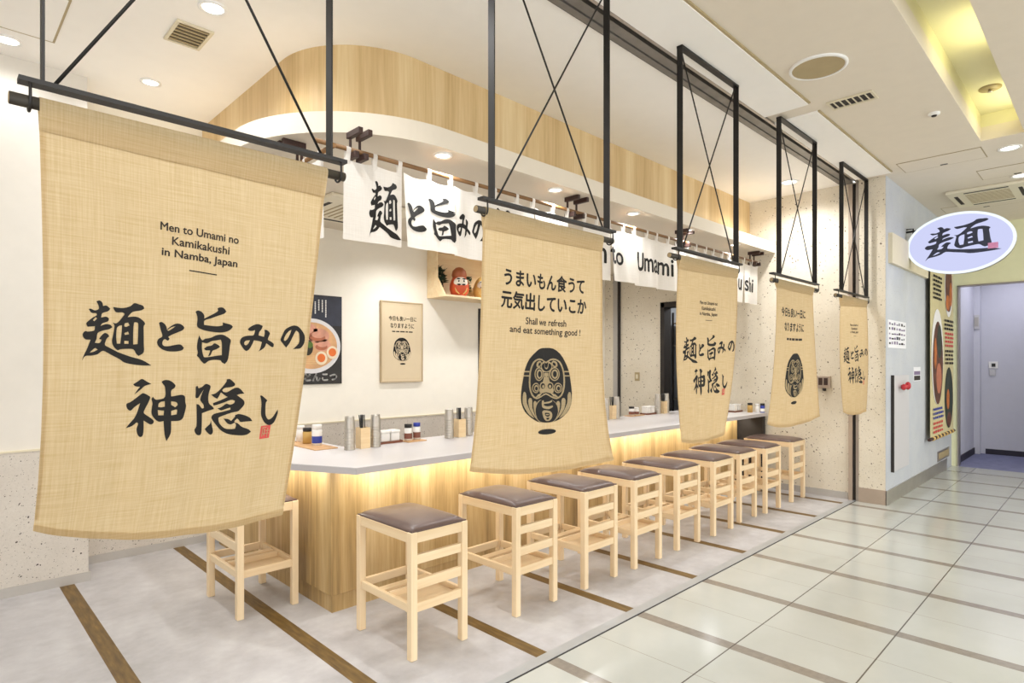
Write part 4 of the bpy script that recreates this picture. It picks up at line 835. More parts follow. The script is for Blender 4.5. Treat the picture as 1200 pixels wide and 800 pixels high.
def make_stool(label, ladder='front'):
    t = thing('bar_stool', label, 'stool', (0, 0, 0), 'bar stools around the counter')
    hx, hy = SW / 2, SD / 2
    for sx in (-1, 1):
        for sy in (-1, 1):
            m = MB()
            x0 = sx * hx if sx < 0 else hx - LG
            y0 = sy * hy if sy < 0 else hy - LG
            m.box(x0, x0 + LG, y0, y0 + LG, 0, SH, 0.004)
            m.build('leg', 'stool_wood_z', t)
    xi, yi = hx - LG, hy - LG

    def rail_x(name, y, z0, z1, th=0.022):
        MB().box(-xi, xi, y - th / 2, y + th / 2, z0, z1, 0.003).build(name, 'stool_wood_x', t)

    def rail_y(name, x, z0, z1, th=0.022):
        MB().box(x - th / 2, x + th / 2, -yi, yi, z0, z1, 0.003).build(name, 'stool_wood_y', t)
    for s in (-1, 1):
        rail_x('seat_rail', s * (hy - 0.016), 0.590, SH - 0.002, 0.026)
        rail_y('seat_rail', s * (hx - 0.016), 0.590, SH - 0.002, 0.026)
        rail_x('stretcher', s * (hy - 0.018), 0.237, 0.283)
        rail_y('stretcher', s * (hx - 0.018), 0.237, 0.280)
    if ladder == 'front':
        rail_x('ladder_rail', -(hy - 0.018), 0.480, 0.528)
        rail_x('ladder_rail', -(hy - 0.018), 0.352, 0.403)
    else:
        rail_y('ladder_rail', -(hx - 0.018), 0.500, 0.548)
        rail_y('ladder_rail', -(hx - 0.018), 0.392, 0.445)
    # bag shelf: two flat slats and a thin board with a rim
    MB().box(-xi - 0.01, xi + 0.01, 0.03, 0.085, 0.262, 0.277, 0.003).build('shelf_slat', 'stool_wood_x', t)
    m = MB(); m.box(-xi - 0.01, xi + 0.01, -yi + 0.03, -0.02, 0.240, 0.250); m.build('shelf_board', 'stool_wood_x', t)
    MB().box(-xi - 0.01, xi + 0.01, -0.03, -0.012, 0.240, 0.282, 0.003).build('shelf_rim', 'stool_wood_x', t)
    # upholstered seat, slightly domed
    bm = MB(); bm.mat('leather')
    nx, ny = 14, 18
    px, py = hx - 0.006, hy - 0.006
    top_, bot = [], []
    for j in range(ny + 1):
        for i in range(nx + 1):
            a, b = -1 + 2 * i / nx, -1 + 2 * j / ny
            e = max(abs(a), abs(b))
            h = 0.022 * (1 - abs(a) ** 6) ** 0.5 * (1 - abs(b) ** 6) ** 0.5 + 0.008 * (1 - a * a) * (1 - b * b)
            top_.append(bm.bm.verts.new((a * px, b * py, SH + 0.006 + h)))
    W = nx + 1
    for j in range(ny):
        for i in range(nx):
            f = bm._f([top_[j * W + i], top_[j * W + i + 1], top_[(j + 1) * W + i + 1], top_[(j + 1) * W + i]])
            f.smooth = True
    ring = [i for i in range(W)] + [j * W + nx for j in range(1, ny + 1)] + [ny * W + i for i in range(nx - 1, -1, -1)] + [j * W for j in range(ny - 1, 0, -1)]
    low = [bm.bm.verts.new((top_[k].co.x, top_[k].co.y, SH - 0.004)) for k in ring]
    for a in range(len(ring)):
        b = (a + 1) % len(ring)
        bm._f([low[a], low[b], top_[ring[b]], top_[ring[a]]])
    bm._f(low[::-1])
    tag(bm.build('seat_cushion', None, t), 'dark brown leather seat cushion')
    return t


ORD = ['nearest the camera', 'second from the near end of the row', 'third from the near end of the row', 'fourth from the near end of the row',
       'fifth of nine, mid row', 'fourth from the far end of the row', 'third from the far end of the row', 'second from the far end of the row', 'last, by the end wall']
XS = [1.735, 2.481, 3.105, 3.668, 4.276, 4.857, 5.436, 5.961, 6.640]
YS = [2.485, 2.490, 2.475, 2.465, 2.470, 2.455, 2.490, 2.465, 2.465]
stool = make_stool('beech bar stool with brown seat, ' + ORD[0])
for i in range(9):
    loc = (XS[i] + SW / 2, YS[i] + SD / 2, 0)
    if i == 0:
        stool.location = loc
    else:
        dup(stool, loc, 'beech bar stool with brown seat, ' + ORD[i])
side = make_stool('beech bar stool at the counter end, half hidden behind the largest banner', 'side')
side.location = (1.293 + SW / 2, 3.59 + SD / 2, 0)

# ================================================================== HANGING BANNERS
BW, BH = 0.80, 1.19
FRAME = {1: (0.211, 0.989, 0.163, 1.047), 2: (1.743, 2.567, 1.679, 2.628), 3: (3.315, 4.081, 3.247, 4.149), 4: (4.837, 5.629, 4.692, 5.699), 5: (6.353, 7.165, 6.179, 7.198)}
ROD = {1: (0.146, 1.044), 2: (1.653, 2.616), 3: (3.193, 4.108), 4: (4.692, 5.689), 5: (6.179, 7.195)}
YB = 1.90
ZBAR, ZPOLE = 2.198, 2.148
WHO = {1: 'leftmost and largest', 2: 'second from the left', 3: 'middle', 4: 'second from the right', 5: 'rightmost and smallest'}


def banner_fn(k):
    D = BANNERS[k]
    n = len(D['L']) - 1
    ph = k * 1.7

    def at(u, v):
        t = v * n
        i = min(max(int(math.floor(t)), 0), n - 1)
        f = t - i
        g = [Vector(D[a][i]).lerp(Vector(D[a][i + 1]), f) for a in 'LMR']
        p = g[0] * (2 * (u - .5) * (u - 1)) + g[1] * (4 * u * (1 - u)) + g[2] * (2 * u * (u - .5))
        amp = 0.0035 * (0.35 + v)
        p.y += amp * math.sin(u * 19 + ph + 1.3 * v) + 0.5 * amp * math.sin(u * 43 + 2 * ph - 2 * v)
        return p

    def fn(x, y, off=0.0):
        u, v = x / BW + 0.5, -y / BH
        p = at(u, v)
        if off:
            e = 0.01
            du = at(u + e, v) - at(u - e, v)
            dv = at(u, min(v + e, 1)) - at(u, max(v - e, 0))
            nn = du.cross(dv).normalized()
            if nn.y > 0:
                nn = -nn
            p = p + nn * off
        return p
    return fn


def art_main():
    b = Flat()
    for g in ('men', 'to', 'uma', 'mi', 'no', 'kami', 'kaku', 'shi'):
        b.glyph(g, 'ink')
    a = Flat()
    a.text('Men to Umami no', -0.116, 0.114, -0.285, -0.262, 'ink_soft', bold=0.03)
    a.text('Kamikakushi', -0.083, 0.087, -0.322, -0.299, 'ink_soft', bold=0.03)
    a.text('in Namba, Japan', -0.110, 0.115, -0.363, -0.335, 'ink_soft', bold=0.03)
    a.rect(-0.032, 0.053, -0.390, -0.3865, 'ink_soft')
    c = Flat()
    c.rect(0.258, 0.296, -0.893, -0.850, 'seal_red')
    for (x0, x1, y0, y1) in ((0.263, 0.280, -0.857, -0.8545), (0.264, 0.267, -0.885, -0.857), (0.271, 0.275, -0.882, -0.860), (0.279, 0.292, -0.868, -0.865), (0.284, 0.287, -0.889, -0.857), (0.268, 0.291, -0.877, -0.8745)):
        c.rect(x0, x1, y0, y1, 'linen', 1)
    return {'brush_characters': b, 'printed_lettering': a, 'seal_stamp': c}


def emblem(a, dx=0.0, dy=0.0, s=1.0, cx=0.024, cy=-0.80, light='linen'):
    for l, c, p in EMBLEM:
        q = [(cx + dx + (x - cx) * s, cy + dy + (y - cy) * s) for x, y in p]
        a.poly([q], 'ink' if c == 'k' else light, l, 2)
    return a


def art_daruma():
    a = Flat()
    a.text('うまいもん食うて', -0.268, 0.262, -0.318, -0.240, 'ink', bold=0.03)
    a.text('元気出していこか', -0.282, 0.280, -0.422, -0.342, 'ink', bold=0.03)
    a.text('Shall we refresh', -0.130, 0.136, -0.488, -0.456, 'ink_soft', bold=0.02)
    a.text('and eat something good !', -0.222, 0.242, -0.540, -0.500, 'ink_soft', bold=0.02)
    return {'printed_lettering': a, 'doll_emblem': emblem(Flat())}


def art_wish():
    a = Flat()
    a.text('今日も良い一日に', -0.300, 0.215, -0.300, -0.225, 'ink', bold=0.03)
    a.text('なりますように', -0.232, 0.180, -0.415, -0.345, 'ink', bold=0.03)
    for x0, x1 in ((-0.168, -0.12), (-0.11, -0.075), (-0.065, -0.01), (0.0, 0.06), (0.07, 0.145)):
        a.rect(x0, x1, -0.488, -0.470, 'ink_soft')
    return {'printed_lettering': a, 'doll_emblem': emblem(Flat())}


def hanging_banner(k, art, what):
    x0, x1, b0, b1 = FRAME[k]
    fr = thing('banner_frame', 'black steel hanging frame with crossed braces, %s of the five' % WHO[k], 'frame', ((x0 + x1) / 2, YB, ZBAR - 0.005), 'black hanging frames along the shop front')
    for x in (x0, x1):
        MB().box(x - 0.003, x + 0.003, YB - 0.019, YB + 0.019, ZBAR + 0.006, CEIL - 0.032).build('post', 'black_metal', fr)
    MB().box(x0 - 0.006, x1 + 0.006, YB - 0.019, YB + 0.019, CEIL - 0.032, CEIL - 0.0185).build('top_bar', 'black_metal', fr)
    MB().box(b0, b1, YB - 0.019, YB + 0.019, ZBAR - 0.006, ZBAR + 0.006).build('bottom_bar', 'black_metal', fr)
    MB().tube([(x0 + 0.02, YB - 0.004, ZBAR), (x1 - 0.02, YB - 0.004, CEIL - 0.03)], 0.0045, 8).build('brace', 'black_metal', fr)
    MB().tube([(x1 - 0.02, YB + 0.006, ZBAR), (x0 + 0.02, YB + 0.006, CEIL - 0.03)], 0.0045, 8).build('brace', 'black_metal', fr)
    r0, r1 = ROD[k]
    for x in (max(b0, r0) + 0.022, min(b1, r1) - 0.022):
        pts = [(x, YB, ZBAR), (x, YB - 0.020, ZBAR - 0.010), (x, YB - 0.022, ZPOLE)]
        for j in range(1, 9):
            a = PI + PI * j / 8
            pts.append((x, YB + 0.022 * math.cos(a), ZPOLE + 0.022 * math.sin(a)))
        MB().tube(pts, 0.0035, 8).build('hook', 'black_metal', fr)
    fn = banner_fn(k)
    bn = thing('linen_banner', what, 'banner', ((x0 + x1) / 2, YB, 0.96), 'linen banners along the shop front')
    # pole
    mm = MB(); mm.mat('pole').tube([(r0, YB, ZPOLE), (r1, YB, ZPOLE)], 0.0155, 14)
    mm.mat('pole_end').tube([(r0 - 0.001, YB, ZPOLE), (r0 + 0.0005, YB, ZPOLE)], 0.0135, 14)
    mm.build('pole', None, bn)
    # cloth
    c = MB(); c.mat('linen')
    nu, nv = 44, 40
    g = [[c.bm.verts.new(fn((i / nu - .5) * BW, -(0.062 + (1 - 0.062) * j / nv) * BH)) for i in range(nu + 1)] for j in range(nv + 1)]
    for j in range(nv):
        for i in range(nu):
            c._f([g[j][i], g[j + 1][i], g[j + 1][i + 1], g[j][i + 1]]).smooth = True
    cl = c.build('cloth', None, bn)
    h = MB(); h.mat('linen')
    hv = (0.980, 0.990, 0.999)
    gg = [[h.bm.verts.new(fn((i / nu - .5) * BW, -v * BH, 0.002)) for i in range(nu + 1)] for v in hv]
    for j in range(2):
        for i in range(nu):
            h._f([gg[j][i], gg[j + 1][i], gg[j + 1][i + 1], gg[j][i + 1]]).smooth = True
    for s in (0, 1):
        e = [[h.bm.verts.new(fn((abs(s - w) - .5) * BW, -(0.066 + 0.9 * j / 20) * BH, 0.002)) for w in (0.002, 0.014)] for j in range(21)]
        for j in range(20):
            h._f([e[j][0], e[j + 1][0], e[j + 1][1], e[j][1]]).smooth = True
    h.build('hem', None, bn)
    # sleeve sewn around the pole
    s = MB(); s.mat('linen')
    rows = []
    for i in range(nu + 1):
        x = (i / nu - .5) * BW
        low = fn(x, -0.068 * BH)
        prof = [(low.y - 0.003, low.z), (YB - 0.0165, ZPOLE - 0.01)]
        for q in range(0, 9):
            a = PI - PI * q / 8
            prof.append((YB + 0.0175 * math.cos(a), ZPOLE + 0.0175 * math.sin(a)))
        prof += [(YB + 0.0165, ZPOLE - 0.01), (low.y + 0.003, low.z)]
        rows.append([s.bm.verts.new((low.x, y, z)) for y, z in prof])
    for i in range(nu):
        for j in range(len(rows[0]) - 1):
            s._f([rows[i][j], rows[i + 1][j], rows[i + 1][j + 1], rows[i][j + 1]]).smooth = True
    s.build('pole_sleeve', None, bn)
    for nm, fl in art.items():
        fl.lay(fn, nm, bn, grid=0.045)
    return bn


hanging_banner(1, art_main(), 'largest linen banner at the far left, black brush characters and small red seal')
hanging_banner(2, art_daruma(), 'linen banner second from left with black round doll emblem and two lines of writing')
hanging_banner(3, art_main(), 'middle linen banner of five, brush characters in front of the worktop')
hanging_banner(4, art_wish(), 'linen banner second from right with small doll emblem, flared hem')
hanging_banner(5, art_main(), 'smallest rightmost linen banner with brush characters, before the steel shutter guide')

# ================================================================== NOREN CURTAINS UNDER THE CANOPY
ZR = 2.70
YR = 3.04
XR0 = 1.575


def rod_line(name, p0, p1, label):
    m = MB(); m.mat('rod_wood').tube([p0, p1], 0.013, 12)
    return tag(m.build(name), label, 'rod')


rod_line('curtain_rod', (XR0 - 0.08, YR, ZR), (7.16, YR, ZR), 'long brown bamboo rod holding the white curtains over the counter front')
rod_line('curtain_rod', (XR0, YR - 0.07, ZR - 0.027), (XR0, 5.3, ZR - 0.027), 'brown bamboo rod running back along the left side of the canopy')


def bracket(x, y, label, alongx=False):
    t = thing('rod_bracket', label, 'bracket', (x, y, ZR - 0.04), 'timber rod brackets under the canopy')
    for s in ((-0.03, 0.03) if x < 2 else (-0.055, 0.055)):
        if alongx:
            B_ = lambda a0, a1, b0, b1, z0, z1: MB().box(x + b0, x + b1, y + s + a0, y + s + a1, z0, z1, 0.003)
        else:
            B_ = lambda a0, a1, b0, b1, z0, z1: MB().box(x + s + a0, x + s + a1, y + b0, y + b1, z0, z1, 0.003)
        B_(-0.014, 0.014, -0.09, 0.05, CANOPY_Z - 0.036, CANOPY_Z - 0.0005).build('upper_block', 'dark_wood', t)
        B_(-0.014, 0.014, -0.05, 0.05, ZR - 0.05, ZR - 0.014).build('lower_block', 'dark_wood', t)
        B_(-0.006, 0.006, 0.02, 0.035, ZR - 0.02, CANOPY_Z - 0.03).build('upright', 'dark_wood', t)
    return t


bracket(1.755, YR + 0.0, 'dark timber rod bracket above the left end of the front curtain')
bracket(3.685, YR, 'dark timber rod bracket between the first and second banner frames')
bracket(5.36, YR, 'dark timber rod bracket behind the middle banner frame')
bracket(7.01, YR, 'dark timber rod bracket above the right end of the curtain')
bracket(XR0, 3.45, 'dark timber rod bracket on the left side rod behind the first frame', True)


def noren(name, label, x0, n, w, art, along='x', fixed=YR, lift=0.0, seed=1):
    t = thing(name, label, 'curtain', (x0, fixed, 2.2) if along == 'x' else (fixed, x0, 2.2), 'white curtains under the canopy')
    rnd = random.Random(seed)
    ph = [rnd.uniform(0, 6.28) for _ in range(n)]
    sway = [rnd.uniform(-0.012, 0.02) for _ in range(n)]
    if name and seed == 1:
        sway[1] = -0.05
        sway[2] = 0.0
    if seed == 2:
        sway[1] = -0.055
    ztop, zbot = ZR - 0.05, 2.195

    def fn(x, y, off=0.0):
        """x along the rod in world metres, y = world height"""
        i = min(max(int((x - x0) / w), 0), n - 1)
        u = (x - x0 - i * w) / w
        v = (ztop - y) / (ztop - zbot)
        d = sway[i] * v * (1.2 - abs(u - 0.5)) + 0.010 * math.sin(u * 5.5 + ph[i]) * (0.35 + v) + 0.004 * math.sin(u * 13 + ph[i] * 2)
        sag = 0.014 * (math.sin(PI * ((u * 2) % 1.0))) * max(0, 1 - v * 3)
        if along == 'x':
            return Vector((x, fixed + d - off, y - sag))
        return Vector((fixed + d - off, x, y - sag))
    for i in range(n):
        c = MB(); c.mat('noren')
        nu, nv = 18, 14
        e = 0.003
        g = [[c.bm.verts.new(fn(x0 + i * w + e + (w - 2 * e) * a / nu, ztop + (zbot - ztop) * b / nv)) for a in range(nu + 1)] for b in range(nv + 1)]
        for b in range(nv):
            for a in range(nu):
                c._f([g[b][a], g[b + 1][a], g[b + 1][a + 1], g[b][a + 1]]).smooth = True
        pan = c.build('curtain_panel', None, t)
        for s in ((0.06, 0.5, 0.94) if i == 0 else (0.5, 0.94)):
            xx = x0 + i * w + s * w
            lp = MB(); lp.mat('noren')
            prof = [(0.003, ztop - 0.03), (0.0145, ZR - 0.004)] + [(0.0145 * math.cos(PI * q / 6), ZR + 0.0145 * math.sin(PI * q / 6)) for q in range(7)] + [(-0.0145, ZR - 0.004), (-0.003, ztop - 0.03)]
            base = fn(xx, ztop - 0.03)
            dy = (base.y - fixed) if along == 'x' else (base.x - fixed)
            r = []
            for (d, z) in prof:
                d2 = d + (dy if z < ZR - 0.03 else 0)
                r.append([lp.bm.verts.new((xx + hw, fixed + d2, z) if along == 'x' else (fixed + d2, xx + hw, z - 0.027)) for hw in (-0.014, 0.014)])
            for q in range(len(r) - 1):
                lp._f([r[q][0], r[q][1], r[q + 1][1], r[q + 1][0]])
            lp.build('hanging_loop', None, pan)
    if art:
        for nm, fl in art:
            fl.lay(fn, nm, t, grid=0.03, base=0.003)
    return t


a = []
for gname, bx in (('men', (1.832, 2.052, 2.225, 2.575)), ('to', (2.072, 2.215, 2.30, 2.468)), ('uma', (2.238, 2.448, 2.265, 2.555)), ('mi', (2.468, 2.602, 2.325, 2.480)), ('no', (2.618, 2.74, 2.325, 2.465)), ('kami', (2.80, 3.03, 2.235, 2.585)), ('kaku', (3.05, 3.30, 2.25, 2.56)), ('shi', (3.33, 3.44, 2.29, 2.47))):
    a.append(('brush_character', Flat().glyph(gname, 'ink', bx)))
noren('shop_curtain', 'white split curtain with black brush characters between the first two banners', 1.67, 5, 0.3885, a, 'x', YR, 0, 1)
a = []
for wd, bx in (('Me', (3.80, 3.98, 2.33, 2.50)), ('n', (4.0, 4.09, 2.34, 2.46)), ('t', (4.15, 4.205, 2.345, 2.49)), ('o', (4.215, 4.30, 2.34, 2.445)), ('U', (4.575, 4.655, 2.335, 2.495)), ('ma', (4.675, 4.885, 2.335, 2.455)), ('mi', (4.91, 5.16, 2.335, 2.49)), ('no', (5.28, 5.50, 2.335, 2.455)), ('Kami', (5.64, 5.99, 2.335, 2.50)), ('ka', (6.02, 6.36, 2.335, 2.50)), ('k', (6.46, 6.56, 2.335, 2.50)), ('u', (6.585, 6.70, 2.335, 2.455)), ('s', (6.755, 6.825, 2.335, 2.455)), ('h', (6.85, 6.94, 2.335, 2.49)), ('i', (6.965, 6.99, 2.335, 2.48))):
    a.append(('brush_word', Flat().text(wd, bx[0], bx[1], bx[2], bx[3], 'ink', bold=0.035)))
noren('shop_curtain', 'long white split curtain with black roman lettering behind the second and third banners', 3.785, 9, 0.37, a, 'x', YR, 0, 2)
noren('shop_curtain', 'plain white side curtain on the left of the canopy, mostly behind the largest banner', 3.10, 5, 0.42, None, 'y', XR0, 0, 3)

# ================================================================== PICTURES, SHELF AND DOLLS ON THE BACK WALL
def wall_fn(y):
    return lambda a, b, off=0.0: Vector((a, y - off, b))


def posters():
    # ramen poster
    X0, X1, Z0, Z1 = 2.40, 2.935, 1.296, 2.15
    t = thing('ramen_poster', 'black poster of a ramen bowl with two egg halves, beside the largest banner', 'poster', ((X0 + X1) / 2, 5.39, Z0))
    MB().box(X0, X1, 5.385, 5.3995, Z0, Z1).build('panel', 'poster_black', t)
    a = Flat()
    a.rect(X0 + 0.02, X1 - 0.004, 1.86, 2.14, 'poster_navy', 0)
    cx, cz = 2.62, 1.66
    a.ellipse(cx, cz, 0.300, 0.262, 'bowl', 1, 40)
    a.ellipse(cx, cz + 0.004, 0.262, 0.222, 'broth', 2, 40)
    for k in range(9):
        z = 1.49 + k * 0.018
        a.rect(2.45 + 0.01 * (k % 3), 2.70 - 0.012 * k, z, z + 0.007, 'noodle', 3)
    for (x, z, rx, rz) in ((2.58, 1.80, .10, .075), (2.69, 1.76, .11, .070), (2.73, 1.67, .085, .06), (2.54, 1.72, .09, .07)):
        a.ellipse(x, z, rx, rz, 'pork', 3); a.ellipse(x - 0.012, z - 0.018, rx * .72, rz * .5, 'pork2', 4); a.ellipse(x - 0.005, z + 0.008, rx * .62, rz * .45, 'pork', 5)
    a.ellipse(2.58, 1.645, .052, .075, 'nori', 6)
    a.ellipse(2.60, 1.67, .03, .03, 'leaf', 7)
    for (x, z, r) in ((2.715, 1.545, .062), (2.83, 1.600, .060)):
        a.ellipse(x, z, r, r * 1.05, 'egg', 6); a.ellipse(x, z + 0.002, r * .66, r * .66, 'yolk', 7)
    a.text('旨とんこつ', 2.455, 2.875, 1.325, 1.405, 'white', 8, bold=0.05)
    rr = random.Random(4)
    for k in range(5):
        x = 2.62 + 0.036 * k
        z = 2.105 - (0.0 if k > 1 else 0.02)
        while z > 2.105 - (0.07, 0.13, 0.10, 0.12, 0.155)[k]:
            hh = rr.uniform(0.008, 0.014)
            a.rect(x - 0.006, x + 0.006, z - hh, z, 'white', 2)
            z -= hh + 0.004
    a.lay(wall_fn(5.385), 'printed_artwork', t)
    # framed doll picture
    X0, X1, Z0, Z1 = 3.374, 3.904, 1.295, 2.150
    t = thing('framed_picture', 'beige framed picture of the black round doll emblem on the cream wall', 'picture', ((X0 + X1) / 2, 5.38, Z0))
    f = MB(); f.box(X0, X0 + 0.012, 5.37, 5.3995, Z0, Z1); f.box(X1 - 0.012, X1, 5.37, 5.3995, Z0, Z1); f.box(X0 + 0.012, X1 - 0.012, 5.37, 5.3995, Z0, Z0 + 0.012); f.box(X0 + 0.012, X1 - 0.012, 5.37, 5.3995, Z1 - 0.012, Z1)
    f.build('frame', 'picture_edge', t)
    MB().box(X0 + 0.012, X1 - 0.012, 5.376, 5.395, Z0 + 0.012, Z1 - 0.012).build('print_sheet', 'picture_mat', t)
    a = Flat()
    a.text('今日も良い一日に', 3.47, 3.82, 1.945, 1.995, 'ink', bold=0.02)
    a.text('なりますように', 3.49, 3.79, 1.87, 1.92, 'ink', bold=0.02)
    for x0, x1 in ((3.51, 3.55), (3.56, 3.60), (3.61, 3.67), (3.68, 3.71), (3.72, 3.77)):
        a.rect(x0, x1, 1.826, 1.838, 'ink_soft')
    for l, c, p in EMBLEM:
        a.poly([[(3.635 + (x - 0.024) * 0.69, 1.625 + (y + 0.80) * 0.69) for x, y in p]], 'ink' if c == 'k' else 'picture_mat', l, 2)
    for (x0, x1, z0, z1) in ((X0 + .035, X1 - .03, 2.115, 2.1165), (X0 + .035, X1 - .03, 1.330, 1.3315), (X0 + .035, X0 + .0365, 1.33, 2.116), (X1 - .0315, X1 - .03, 1.33, 2.116)):
        a.rect(x0, x1, z0, z1, 'picture_edge')
    a.lay(wall_fn(5.376), 'printed_artwork', t, step=0.0006)
    # third poster, almost hidden by the second banner
    t = thing('dark_poster', 'black poster edge showing just left of the second linen banner', 'poster', (4.99, 5.39, 1.296))
    MB().box(4.735, 5.265, 5.385, 5.3995, 1.296, 2.15).build('panel', 'poster_black', t)
    a = Flat(); a.ellipse(5.0, 1.66, .24, .25, 'bowl', 1); a.ellipse(5.0, 1.66, .20, .21, 'broth', 2); a.ellipse(5.05, 1.72, .1, .07, 'pork', 3)
    a.lay(wall_fn(5.385), 'printed_artwork', t)


posters()

SX0, SX1, SZ, SY = 3.98, 4.86, 2.215, 5.06
sh = thing('box_shelf', 'pale wooden box shelf on the wall holding the round dolls', 'shelf', ((SX0 + SX1) / 2, 5.2, SZ))
MB().box(SX0, SX1, SY, 5.398, SZ, SZ + 0.022, 0.002).build('bottom_board', 'pale_wood', sh)
m = MB(); m.prism([(5.398, SZ + 0.022), (SY + 0.02, SZ + 0.022), (SY + 0.16, SZ + 0.22), (SY + 0.16, SZ + 0.52), (5.398, SZ + 0.52)], SX0, SX0 + 0.018, 'x'); m.build('side_panel', 'pale_wood', sh)
m = MB(); m.prism([(5.398, SZ + 0.022), (SY + 0.02, SZ + 0.022), (SY + 0.16, SZ + 0.22), (SY + 0.16, SZ + 0.52), (5.398, SZ + 0.52)], SX1 - 0.018, SX1, 'x'); m.build('side_panel', 'pale_wood', sh)
MB().box(SX0 + 0.018, SX1 - 0.018, 5.385, 5.398, SZ + 0.022, SZ + 0.52).build('back_panel', 'pale_wood', sh)
MB().box(SX0, SX1, SY + 0.16, 5.398, SZ + 0.52, SZ + 0.54).build('top_board', 'pale_wood', sh)


def doll(x, y, z, s, body, face, label, hood=None):
    t = thing('round_doll', label, 'doll', (x, y, z))
    m = MB(); m.mat(body)
    prof = [(0.0, 0.0), (0.055, 0.0), (0.088, 0.03), (0.102, 0.075), (0.100, 0.12), (0.086, 0.165), (0.066, 0.205), (0.04, 0.235), (0.0, 0.25)]
    m.lathe([(r * s, h * s) for r, h in prof], (x, y, z), 22)
    m.build('body', None, t)
    # the face looks out of the shelf towards the counter, turned a little left
    d = Vector((-0.45, -0.9, 0)).normalized()
    q = d.to_track_quat('-Y', 'Z').to_matrix()

    def P(a, b, c):
        return Vector((x, y, z)) + q @ Vector((a * s, b * s, c * s))
    m = MB(); m.mat(face).ball(P(0, -0.060, 0.140), 0.074 * s, 0.046 * s, 0.060 * s, 18, q); f = m.build('face', None, t)
    m = MB(); m.mat('ink')
    for sx in (-1, 1):
        m.ball(P(sx * 0.026, -0.099, 0.152), 0.010 * s, 0.006 * s, 0.010 * s, 10, q)
        m.ball(P(sx * 0.028, -0.092, 0.176), 0.020 * s, 0.010 * s, 0.007 * s, 10, q)
        m.ball(P(sx * 0.024, -0.098, 0.118), 0.022 * s, 0.008 * s, 0.008 * s, 10, q)
    m.build('brows_and_moustache', None, f)
    m = MB(); m.mat('gold')
    for sx in (-1, 1):
        m.tube([P(sx * 0.02, -0.094, 0.02), P(sx * 0.05, -0.088, 0.05), P(sx * 0.062, -0.080, 0.085)], [0.005 * s, 0.008 * s, 0.004 * s], 8)
    m.build('belly_stripe', None, t)
    if hood:
        m = MB(); m.mat(hood)
        m.lathe([(0.070 * s, 0.0), (0.078 * s, 0.03 * s), (0.068 * s, 0.075 * s), (0.036 * s, 0.105 * s), (0.0, 0.115 * s)], (x, y, z + 0.195 * s), 20)
        m.build('hood', None, t)
    return t


doll(4.27, 5.19, SZ + 0.022, 1.08, 'orange', 'doll_white', 'orange red round doll with white face and rust coloured hood on the wall shelf', 'hat_brown')
doll(4.62, 5.20, SZ + 0.022, 1.05, 'gold', 'doll_white', 'cream and gold round doll on the wall shelf beside the second banner')


def sprig(x, y, z, h, label, seed, lean=-0.06):
    t = thing('pine_sprig', label, 'plant', (x, y, z))
    r = random.Random(seed)
    m = MB(); m.mat('offwhite'); m.lathe([(0.0, 0), (0.026, 0), (0.030, 0.05), (0.024, 0.052), (0.0, 0.045)], (x, y, z), 14); m.build('vase', None, t)
    MB().mat('rod_wood').tube([(x, y, z + 0.03), (x + lean * 0.4, y, z + h * 0.55), (x + lean, y - 0.01, z + h)], [0.006, 0.005, 0.003], 8).build('stem', None, t)
    m = MB(); m.mat('pine')
    for k in range(110):
        f = r.uniform(0.35, 1.0)
        c = Vector((x + lean * f + r.uniform(-.055, .055), y + r.uniform(-.05, .03), z + h * f + r.uniform(-.03, .03)))
        d = Vector((r.uniform(-1, 1), r.uniform(-1, .6), r.uniform(-.3, 1))).normalized()
        e = d.orthogonal().normalized()
        L, w = r.uniform(.05, .075), r.uniform(.014, .022)
        v = [c - d * L * .3, c + e * w, c + d * L, c - e * w]
        m._f([m.bm.verts.new(p) for p in v])
    m.build('needles', None, t)


sprig(4.09, 5.30, SZ + 0.022, 0.32, 'dark green pine sprig left of the orange red doll', 1, -0.03)
sprig(4.45, 5.345, SZ + 0.022, 0.25, 'dark green pine sprig between the two round dolls', 2, 0.02)

# ================================================================== THINGS ON THE WORKTOP
ZT = 0.900


def make_cup():
    m = MB(); m.mat('steel')
    m.lathe([(0.0355, 0.0), (0.038, 0.001), (0.038, 0.006), (0.0365, 0.008), (0.034, 0.05), (0.0325, 0.083), (0.030, 0.087), (0.0, 0.087), (0.0, 0.085), (0.0295, 0.084), (0.0325, 0.05), (0.0355, 0.0)], (0, 0, 0), 20)
    return m.build('steel_cup', None, local=True)


cup0 = make_cup()
NTH = ['bottom', 'second from bottom', 'third from bottom', 'fourth from bottom', 'fourth from top', 'third from top', 'second from top', 'topmost']
first_cup = [True]


def cup_stack(x, y, where):
    for k in range(8):
        if first_cup[0]:
            c = cup0
            first_cup[0] = False
        else:
            c = cup0.copy(); COL.objects.link(c)
        c.location = (x, y, ZT + 0.0205 * k)
        tag(c, 'steel cup, %s of the %s cup stack' % (NTH[k], where), 'cup', 'cups of the %s stack' % where)


